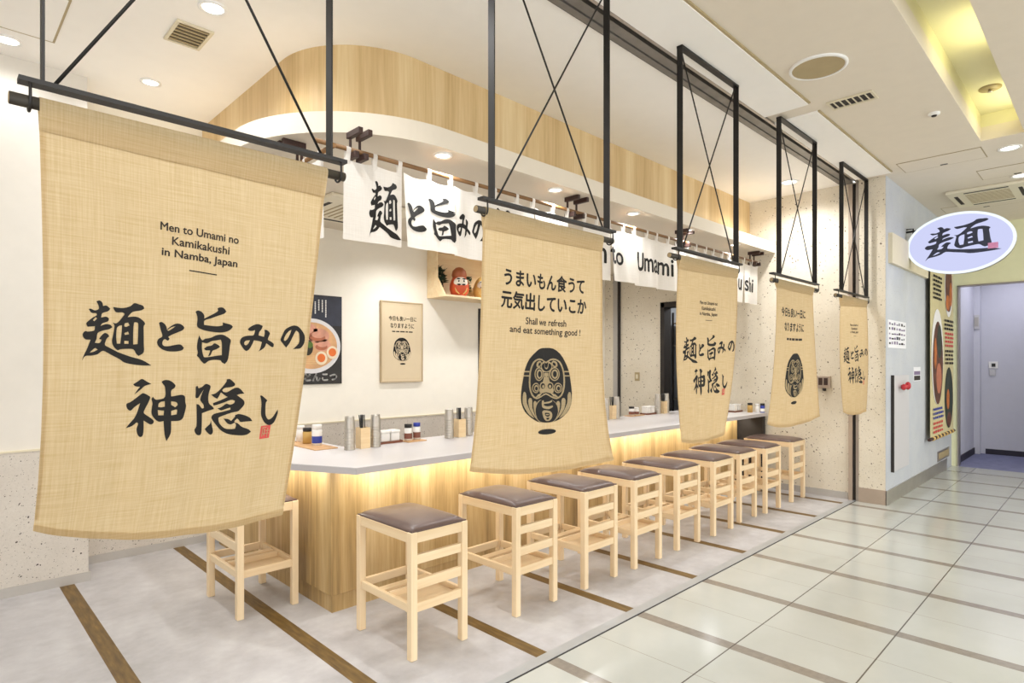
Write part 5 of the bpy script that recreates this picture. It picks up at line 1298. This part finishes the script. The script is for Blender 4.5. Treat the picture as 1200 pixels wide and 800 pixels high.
def chop_box(x, y, where, seed):
    w, h = 0.037, 0.145
    t = thing('chopstick_box', 'square pale wooden chopstick box on the worktop, %s' % where, 'box', (x, y, ZT), 'wooden chopstick boxes on the worktop')
    for nm, b in (('side', (-w, w, -w, -w + .006)), ('side', (-w, w, w - .006, w)), ('side', (-w, -w + .006, -w + .006, w - .006)), ('side', (w - .006, w, -w + .006, w - .006))):
        MB().box(x + b[0], x + b[1], y + b[2], y + b[3], ZT, ZT + h).build('side_panel', 'pale_wood', t)
    MB().box(x - w + .006, x + w - .006, y - w + .006, y + w - .006, ZT, ZT + 0.006).build('bottom_panel', 'pale_wood', t)
    r = random.Random(seed)
    proto = None
    for k in range(8):
        bx, by = x + r.uniform(-.024, .024), y + r.uniform(-.024, .024)
        tx, ty = bx + r.uniform(-.03, .012), by + r.uniform(-.012, .012)
        m = MB(); m.mat('black_plastic').tube([(bx * .7 + x * .3, by * .7 + y * .3, ZT + 0.008), (tx * 0.85 + x * 0.15, ty * .85 + y * .15, ZT + 0.235)], [0.0028, 0.0042], 8)
        tag(m.build('chopstick'), 'black chopstick in the wooden box that is %s' % where, 'chopstick', 'black chopsticks in the box ' + where)


def pots(x, y, where, n=2, dx=0.085, tray=True):
    if tray:
        t = MB(); t.mat('red_tray').box(x - 0.055, x + dx * (n - 1) + 0.055, y - 0.05, y + 0.05, ZT, ZT + 0.004)
        t.box(x - 0.055, x + dx * (n - 1) + 0.055, y - 0.05, y - 0.044, ZT + 0.004, ZT + 0.018); t.box(x - 0.055, x + dx * (n - 1) + 0.055, y + 0.044, y + 0.05, ZT + 0.004, ZT + 0.018)
        t.box(x - 0.055, x - 0.049, y - 0.044, y + 0.044, ZT + 0.004, ZT + 0.018); t.box(x + dx * (n - 1) + 0.049, x + dx * (n - 1) + 0.055, y - 0.044, y + 0.044, ZT + 0.004, ZT + 0.018)
        tag(t.build('small_tray'), 'dark wooden tray under the white pots %s' % where, 'tray')
    for k in range(n):
        px = x + dx * k
        z = ZT + (0.0045 if tray else 0)
        g = thing('condiment_pot', 'square white lidded pot %s, %s one' % (where, ('left', 'right', 'far')[k]), 'pot', (px, y, z), 'white pots on the worktop')
        MB().box(px - .037, px + .037, y - .037, y + .037, z, z + .072, 0.006).build('body', 'white', g)
        MB().box(px - .040, px + .040, y - .040, y + .040, z + .0725, z + .092, 0.006).build('lid', 'white', g)


def jar(x, y, z, h, r, body, lid, label, band=None):
    g = thing('spice_jar', label, 'jar', (x, y, z), 'spice jars on the worktop')
    MB().mat(body).lathe([(0, 0), (r, 0.002), (r, h * .72), (r * .8, h * .80), (0, h * .80)], (x, y, z), 18).build('body', None, g)
    MB().mat(lid).lathe([(0, h * .78), (r * .95, h * .78), (r * .97, h * .98), (r * .9, h), (0, h)], (x, y, z), 18).build('lid', None, g)
    if band:
        MB().mat(band).lathe([(r * 1.015, h * .12), (r * 1.015, h * .45)], (x, y, z), 18).build('label_band', None, g)


def jar_tray(x, y, sx, sy, where):
    m = MB(); m.mat('tray_wood').box(x - sx, x + sx, y - sy, y + sy, ZT, ZT + 0.008, 0.002)
    tag(m.build('small_tray'), 'light wooden tray holding spice jars %s' % where, 'tray')


cup_stack(2.095, 3.735, 'leftmost')
chop_box(2.205, 3.745, 'leftmost of the four', 1)
cup_stack(2.300, 3.735, 'second from left')
pots(2.440, 3.855, 'below the framed doll picture')
jar_tray(2.675, 3.80, 0.085, 0.055, 'right of the white pots below the framed picture')
jar(2.635, 3.815, ZT + .008, .125, .030, 'white', 'black_plastic', 'spice jar with a black lid, right of the white pots', 'spice_red')
jar(2.715, 3.815, ZT + .008, .130, .028, 'white', 'blue', 'spice jar with a blue and white lid, right of the white pots', 'spice_red')
cup_stack(2.985, 3.755, 'third from left')
chop_box(3.10, 3.765, 'second of the four from the left', 2)
cup_stack(3.225, 3.80, 'fourth from left')
jar_tray(1.985, 4.12, 0.085, 0.27, 'behind the lower right edge of the largest banner')
jar(2.005, 4.19, ZT + .008, .115, .032, 'spice_yellow', 'black_plastic', 'yellow spice jar with a black cap beside the largest banner')
jar(2.010, 4.045, ZT + .008, .150, .035, 'white', 'white', 'white and blue salt tub beside the largest banner', 'blue')
jar(2.020, 4.33, ZT + .008, .120, .032, 'white', 'white', 'plain white tub half hidden behind the largest banner')
cup_stack(5.14, 3.815, 'fourth from right')
chop_box(5.255, 3.825, 'third of the four from the left', 3)
cup_stack(5.375, 3.845, 'third from right')
jar_tray(5.74, 3.86, 0.13, 0.05, 'in the gap between the second and third banners')
jar(5.68, 3.86, ZT + .008, .10, .032, 'white', 'black_plastic', 'spice jar with a black lid in the gap between second and third banners', 'spice_red')
jar(5.79, 3.87, ZT + .008, .085, .030, 'white', 'white', 'small white jar in the gap between second and third banners', 'spice_red')
pots(5.985, 3.865, 'in the gap between second and third banners')
cup_stack(6.185, 3.835, 'second from right')
chop_box(6.275, 3.82, 'rightmost of the four', 4)
cup_stack(6.37, 3.835, 'rightmost')
pots(7.035, 3.31, 'at the far end of the worktop', 2, 0.10)
jar(7.12, 3.14, ZT, .115, .030, 'spice_yellow', 'black_plastic', 'yellowish jar with a black lid at the far end of the worktop')
jar(7.175, 3.075, ZT, .105, .026, 'white', 'white', 'small white jar between the far dark jars')
jar(7.195, 3.02, ZT, .112, .026, 'blue', 'black_plastic', 'dark blue jar beside the second banner from the right', 'white')

# ================================================================== CEILING FIXTURES
def downlight(x, y, z, r, label, lens='lens', group='shop ceiling downlights'):
    t = thing('downlight', label, 'light', (x, y, z), group)
    m = MB(); m.mat('white').lathe([(r, 0.0), (r, -0.008), (r * .80, -0.010), (r * .74, 0.004), (r * .74, 0.0)], (x, y, z), 28); m.build('trim_ring', None, t)
    MB().mat(lens).disc((x, y, z - 0.004), r * .73, 0.003, 28).build('lens', None, t)


downlight(1.14, 3.53, CEIL, 0.075, 'round downlight nearest the square ceiling vent')
downlight(1.13, 4.77, CEIL, 0.065, 'round downlight below the square ceiling vent, before the oak band')
downlight(0.36, 4.76, CEIL, 0.075, 'round downlight at the far left above the pier')
downlight(6.72, 2.53, CEIL, 0.10, 'round downlight seen through the second frame from the right')
for i, (x, y) in enumerate(CANOPY_LAMPS[:5]):
    downlight(x, y, CANOPY_Z, 0.06, 'small downlight in the white canopy, %s from the left' % ('first', 'second', 'third', 'fourth', 'fifth')[i], 'lens', 'canopy downlights')
for (x, y, lb) in ((7.09, 0.71, 'round concourse downlight just past the end of the yellow coffer'), (8.21, 0.73, 'round concourse downlight above the oval sign')):
    downlight(x, y, CEIL, 0.09, lb, 'lens_mall', 'concourse downlights')
    spot('concourse_downlight_lamp', (x, y, CEIL - 0.03), 14, (1, .97, .93), 140, 0.9, 0.05)

t = thing('ceiling_vent', 'square brown slatted vent in the shop ceiling', 'vent', (1.13, 3.92, CEIL - 0.01))
MB().mat('vent_dark').box(1.045, 1.215, 3.795, 4.045, CEIL - 0.004, CEIL - 0.001).build('backing', None, t)
m = MB(); m.mat('offwhite')
for b in ((1.03, 1.23, 3.78, 3.797), (1.03, 1.23, 4.043, 4.06), (1.03, 1.047, 3.797, 4.043), (1.213, 1.23, 3.797, 4.043)):
    m.box(*b, CEIL - 0.012, CEIL - 0.001)
m.build('frame', None, t)
for k in range(6):
    y = 3.82 + 0.04 * k
    MB().mat('vent_slat').box(1.047, 1.213, y - 0.004, y + 0.010, CEIL - 0.010, CEIL - 0.004).build('slat', None, t)
t = thing('ceiling_vent', 'rectangular dark vent with cream frame in the concourse ceiling', 'vent', (4.96, 1.41, CEIL - 0.01))
MB().mat('dark').box(4.885, 5.025, 1.27, 1.55, CEIL - 0.004, CEIL - 0.001).build('backing', None, t)
m = MB(); m.mat('offwhite')
for b in ((4.87, 5.045, 1.255, 1.272), (4.87, 5.045, 1.548, 1.565), (4.87, 4.887, 1.272, 1.548), (5.023, 5.045, 1.272, 1.548)):
    m.box(*b, CEIL - 0.012, CEIL - 0.001)
m.build('frame', None, t)
for k in range(6):
    y = 1.305 + 0.042 * k
    MB().mat('offwhite').box(4.887, 5.023, y, y + 0.006, CEIL - 0.012, CEIL - 0.004).build('slat', None, t)
t = thing('ceiling_speaker', 'round beige speaker grille in the concourse ceiling', 'speaker', (4.24, 1.41, CEIL - 0.015))
MB().mat('white').lathe([(0.178, 0), (0.178, -0.010), (0.16, -0.014), (0.158, 0)], (4.24, 1.41, CEIL), 36).build('rim', None, t)
MB().mat('vent_slat').disc((4.24, 1.41, CEIL - 0.010), 0.157, 0.008, 36).build('grille', None, t)
t = thing('smoke_detector', 'small white smoke detector in the concourse ceiling', 'detector', (5.68, 1.03, CEIL - 0.03))
MB().mat('white').lathe([(0.04, 0), (0.04, -0.012), (0.025, -0.02), (0.0, -0.02)], (5.68, 1.03, CEIL), 18).build('body', None, t)
MB().mat('dark').lathe([(0.02, -0.02), (0.016, -0.028), (0, -0.028)], (5.68, 1.03, CEIL), 12).build('sensor', None, t)
t = thing('sprinkler_plate', 'round beige sprinkler plate inside the yellow coffer', 'sprinkler', (6.08, 0.73, 3.68))
MB().mat('vent_slat').lathe([(0.075, 0), (0.075, -0.008), (0.02, -0.012), (0.0, -0.012)], (6.08, 0.73, 3.70), 24).build('plate', None, t)
MB().mat('steel').lathe([(0.012, -0.012), (0.012, -0.03), (0.02, -0.032), (0.02, -0.036), (0, -0.036)], (6.08, 0.73, 3.70), 12).build('head', None, t)


def hatch(x0, x1, y0, y1, label, c='vent_slat', w=0.008, latch=True):
    t = thing('access_hatch', label, 'hatch', ((x0 + x1) / 2, (y0 + y1) / 2, CEIL - 0.006))
    m = MB(); m.mat(c)
    for b in ((x0, x1, y0, y0 + w), (x0, x1, y1 - w, y1), (x0, x0 + w, y0 + w, y1 - w), (x1 - w, x1, y0 + w, y1 - w)):
        m.box(*b, CEIL - 0.004, CEIL - 0.0005)
    m.build('joint', None, t)
    MB().mat('ceiling_mall' if x0 > 5 else 'ceiling').box(x0 + w, x1 - w, y0 + w, y1 - w, CEIL - 0.0045, CEIL - 0.0005).build('panel', None, t)
    if latch:
        MB().mat('dark').box(x1 - 0.06, x1 - 0.03, (y0 + y1) / 2 - .03, (y0 + y1) / 2 + .03, CEIL - 0.006, CEIL - 0.004).build('latch', None, t)


hatch(0.0, 0.57, 3.99, 4.60, 'square hatch with gold joints in the shop ceiling, far left', 'vent_slat', 0.012, False)
hatch(6.87, 7.25, 0.89, 1.56, 'ceiling hatch with dark joints beyond the concourse vent')
hatch(7.71, 8.13, 0.45, 1.04, 'ceiling hatch beside the concourse air conditioner')
hatch(9.25, 9.57, 0.75, 1.61, 'ceiling hatch beyond the concourse air conditioner')

def cassette(cx, cy, z, hx, hy, label):
    t = thing('air_conditioner', label, 'air conditioner', (cx, cy, z - 0.04))
    MB().mat('ac').box(cx - hx, cx + hx, cy - hy, cy + hy, z - 0.035, z - 0.0005, 0.01).build('panel', None, t)
    m = MB(); m.mat('vent_slat')
    for k in range(9):
        x = cx - hx * .55 + hx * 1.1 * k / 8
        m.box(x - 0.006, x + 0.006, cy - hy * .55, cy + hy * .55, z - 0.039, z - 0.035)
    m.build('grille', None, t)
    for (dx, dy, ax, ay) in ((0, -hy * .8, hx * .55, .018), (0, hy * .8, hx * .55, .018), (-hx * .8, 0, .018, hy * .55), (hx * .8, 0, .018, hy * .55)):
        MB().mat('dark').box(cx + dx - ax, cx + dx + ax, cy + dy - ay, cy + dy + ay, z - 0.037, z - 0.0351).build('air_slot', None, t)


cassette(2.62, 4.62, CANOPY_Z, 0.40, 0.40, 'cream cassette air conditioner under the canopy, right of the largest banner')
cassette(8.82, 1.06, CEIL, 0.42, 0.36, 'cream cassette air conditioner in the concourse ceiling above the oval sign')

# ================================================================== END WALL FITTINGS
t = thing('conduit', 'thin black vertical conduit on the terrazzo end wall', 'conduit', (7.24, 5.135, 0.9))
MB().box(X_END - 0.03, X_END - 0.0005, 5.115, 5.15, 0.0, CANOPY_Z - 0.001).build('pipe', 'dark', t)
MB().box(X_END - 0.014, X_END - 0.0005, 5.15, 5.24, 0.0, CANOPY_Z - 0.001).build('cover_strip', 'grey_skirting', t)
t = thing('light_switch', 'small brass framed switch plate on the end wall above the worktop', 'switch', (7.24, 4.83, 1.25))
MB().box(X_END - 0.008, X_END - 0.0005, 4.79, 4.87, 1.245, 1.365, 0.002).build('plate', 'vent_slat', t)
MB().box(X_END - 0.012, X_END - 0.008, 4.81, 4.85, 1.275, 1.335, 0.001).build('rocker', 'offwhite', t)
t = thing('power_outlet', 'brown steel outlet box on the end wall beside the fourth banner', 'outlet', (7.24, 2.34, 1.20))
MB().box(X_END - 0.03, X_END - 0.0005, 2.275, 2.415, 1.215, 1.352, 0.004).build('box', 'warm_steel', t)
MB().box(X_END - 0.036, X_END - 0.03, 2.30, 2.34, 1.25, 1.33).build('socket', 'dark_wood', t)
MB().box(X_END - 0.036, X_END - 0.03, 2.355, 2.395, 1.25, 1.33).build('socket', 'dark_wood', t)
m = MB(); m.mat('dark').tube([(X_END - 0.02, 2.34, 1.215), (X_END - 0.02, 2.34, 1.185)], 0.018, 10); m.build('plug', None, t)

# in the kitchen doorway
t = thing('kitchen_rack', 'dark steel rack with shelves inside the kitchen doorway', 'rack', (8.4, 4.45, 0))
for (x, y) in ((8.0, 4.2), (8.0, 4.7), (8.8, 4.2), (8.8, 4.7)):
    MB().box(x - .012, x + .012, y - .012, y + .012, 0, 2.25).build('post', 'dark', t)
for z in (0.5, 0.95, 1.75, 2.08):
    MB().box(8.0, 8.8, 4.2, 4.7, z, z + 0.02).build('shelf', 'steel_dull', t)
g = thing('storage_tub', 'yellow storage tub on the upper kitchen shelf', 'tub', (8.15, 4.42, 1.77))
MB().box(8.05, 8.3, 4.3, 4.6, 1.7705, 1.93, 0.01).build('body', 'spice_yellow', g); MB().box(8.04, 8.31, 4.29, 4.61, 1.9305, 1.955).build('lid', 'offwhite', g)
m = MB(); m.mat('white').lathe([(0.05, 0), (0.06, .01), (.13, .10), (.125, .10), (.05, .02), (0, .02), (0, 0)], (8.15, 4.45, 1.515), 22)
g = MB(); g.mat('black_plastic').lathe([(0, 0), (.14, 0), (.15, .18), (.145, .18), (.13, .02), (0, .02)], (8.15, 4.45, 0.9705), 22); tag(g.build('stock_pot'), 'black stock pot on the middle kitchen shelf', 'pot')
m.bm.free()

# ================================================================== CONCOURSE SIDE
YW = 1.728
t = thing('oval_sign', 'glowing white oval sign with a dark blue brush character', 'sign', (8.0, 1.23, 2.47))
cy, cz, ry, rz = 1.228, 2.802, 0.482, 0.333
def oval(s):
    return [(cy + (ry - s) * math.cos(2 * PI * k / 56), cz + (rz - s) * math.sin(2 * PI * k / 56)) for k in range(56)]
m = MB(); m.mat('steel_dull').prism(oval(0.006), 8.012, 8.11, 'x'); m.build('housing', None, t)
m = MB(); m.mat('sign_rim').prism(oval(0), 7.996, 8.014, 'x'); m.build('rim', None, t)
m = MB(); m.mat('sign_face').prism(oval(0.028), 7.990, 7.999, 'x'); m.build('face', None, t)
a = Flat()
a.glyph('men', 'sign_ink', (-0.305, 0.365, -0.170, 0.200), 0, 0.06)
a.rect(0.25, 0.335, -0.100, -0.040, 'sign_pink', 1)
a.lay(lambda x, y, off=0.0: Vector((7.990 - off, cy - x, cz + y)), 'printed_character', t)
m = MB(); m.mat('black_metal').tube([(8.06, 1.60, 3.0), (8.06, 1.728, 3.0)], 0.012, 8); m.tube([(8.06, 1.66, 2.9), (8.06, 1.66, 3.03), (8.06, 1.728, 3.03)], 0.008, 8); m.build('bracket', None, t)

t = thing('hose_cabinet', 'tall grey wall cabinet panel with a red handle on the concourse wall', 'cabinet', (7.74, 1.70, 0.33))
MB().box(7.415, 8.07, YW - 0.026, YW - 0.001, 0.33, 1.362, 0.003).build('door', 'hose_panel', t)
MB().box(7.400, 7.414, YW - 0.030, YW - 0.001, 0.325, 1.367).build('edge', 'dark', t)
m = MB(); m.mat('red').tube([(7.72, YW - 0.026, 1.235), (7.72, YW - 0.07, 1.235)], 0.022, 14); m.tube([(7.64, YW - 0.07, 1.235), (7.80, YW - 0.07, 1.235)], 0.020, 14)
m.ball((7.63, YW - 0.07, 1.235), .03, .028, .034, 14); m.ball((7.81, YW - 0.07, 1.245), .038, .03, .045, 14)
tag(m.build('valve_handle', None, t), 'red valve handle')

t = thing('paper_notice', 'white printed notice with purple and dark lines above the grey cabinet', 'notice', (7.65, 1.725, 1.66))
MB().box(7.277, 8.031, YW - 0.004, YW - 0.0005, 1.66, 1.96).build('sheet', 'white_paper', t)
rr = random.Random(9)
for j in range(5):
    a = Flat()
    for k in range(7):
        x = 7.31 + k * 0.1
        z = 1.70 + j * 0.052
        a.rect(x, x + rr.uniform(.04, .09), z, z + rr.uniform(.012, .035), rr.choice(['purple', 'ink_soft', 'purple', 'sign_ink']))
    a.lay(wall_fn(YW - 0.004), 'printed_line', t)
t = thing('wall_card', 'small grey card on the concourse wall left of the tapestry', 'card', (8.56, 1.725, 1.28))
MB().box(8.393, 8.739, YW - 0.004, YW - 0.0005, 1.28, 1.45).build('sheet', 'white_paper', t)
a = Flat(); a.rect(8.41, 8.72, 1.29, 1.345, 'ink_soft'); a.rect(8.41, 8.72, 1.355, 1.40, 'purple'); a.lay(wall_fn(YW - 0.004), 'printed_block', t)

# tapestry menu
t = thing('menu_tapestry', 'tall cloth menu with printed bowls hanging from a rod on the concourse wall', 'tapestry', (9.8, 1.70, 0.5))
YT = 1.668
MB().box(9.0, 10.45, YT, YT + 0.006, 0.56, 2.90).build('cloth', 'tap_cloth', t)
a = Flat()
a.ellipse(10.1, 2.55, .27, .42, 'white', 1); a.ellipse(10.1, 2.56, .23, .36, 'tap_dish', 2); a.ellipse(10.22, 2.45, .10, .17, 'tap_dish2', 3); a.ellipse(10.02, 2.32, .13, .11, 'tap_dish2', 3)
a.ellipse(9.38, 1.58, .36, .62, 'white', 1); a.ellipse(9.40, 1.50, .31, .54, 'tap_dish', 2); a.ellipse(9.24, 1.62, .07, .20, 'tap_dish2', 3); a.ellipse(9.48, 1.78, .14, .22, 'tap_green', 3); a.ellipse(9.45, 1.30, .16, .2, 'pork2', 3)
a.ellipse(10.12, 1.02, .28, .42, 'tap_green', 1); a.ellipse(10.05, 1.0, .10, .14, 'tap_dish2', 2); a.ellipse(10.12, .72, .14, .1, 'tap_dish', 2)
rr = random.Random(3)
for (x0, x1, z0, z1, c) in ((9.12, 9.62, 2.32, 2.62, 'ink'), (9.8, 10.4, 1.95, 2.10, 'ink'), (9.85, 10.4, 1.72, 1.92, 'seal_red'), (9.85, 10.4, 1.48, 1.68, 'ink_soft'), (9.12, 9.72, .78, .92, 'blue'), (9.12, 9.72, .60, .74, 'seal_red')):
    z = z0
    while z < z1 - 0.02:
        x = x0
        while x < x1 - 0.05:
            w = rr.uniform(.04, .12)
            a.rect(x, min(x + w, x1), z, z + 0.03, c, 4)
            x += w + 0.03
        z += 0.055
a.lay(wall_fn(YT), 'printed_menu', t, step=0.002, base=0.002)
MB().mat('dark_wood').tube([(8.97, YT + .005, 2.90), (10.50, YT + .005, 2.90)], 0.022, 12).build('top_rod', None, t)
MB().mat('dark_wood').tube([(8.95, YT + .005, 0.535), (10.52, YT + .005, 0.535)], 0.020, 12).build('bottom_rod', None, t)
for k in range(7):
    x = 9.12 + k * 0.2
    MB().mat('gold').tube([(x, YT + .005, 0.535), (x + 0.07, YT + .005, 0.535)], 0.028, 12).build('rod_loop', None, t)
t = thing('floor_vent', 'low grey vent panel in the concourse wall beside the corridor opening', 'vent', (10.1, 1.72, 0.17))
MB().box(9.72, 10.5, YW - 0.006, YW - 0.0005, 0.165, 0.30).build('panel', 'steel_dull', t)
MB().box(9.78, 10.44, YW - 0.009, YW - 0.006, 0.19, 0.275).build('grille', 'vent_slat', t)

t = thing('intercom', 'wall intercom with a small dark screen on the corridor wall', 'intercom', (12.49, 1.45, 1.32))
MB().box(12.475, 12.4995, 1.40, 1.52, 1.41, 1.52, 0.004).build('panel', 'white', t)
MB().box(12.471, 12.475, 1.43, 1.48, 1.435, 1.49).build('screen', 'black_plastic', t)
MB().box(12.48, 12.4995, 1.43, 1.51, 1.29, 1.39, 0.004).build('switch_plate', 'hose_panel', t)
t = thing('wall_box', 'small white slotted box high on the corridor pier', 'box', (12.37, 1.66, 2.05))
MB().box(12.35, 12.3795, 1.625, 1.695, 2.06, 2.29, 0.003).build('body', 'hose_panel', t)
MB().box(12.345, 12.35, 1.635, 1.685, 2.10, 2.25).build('slots', 'grey_skirting', t)
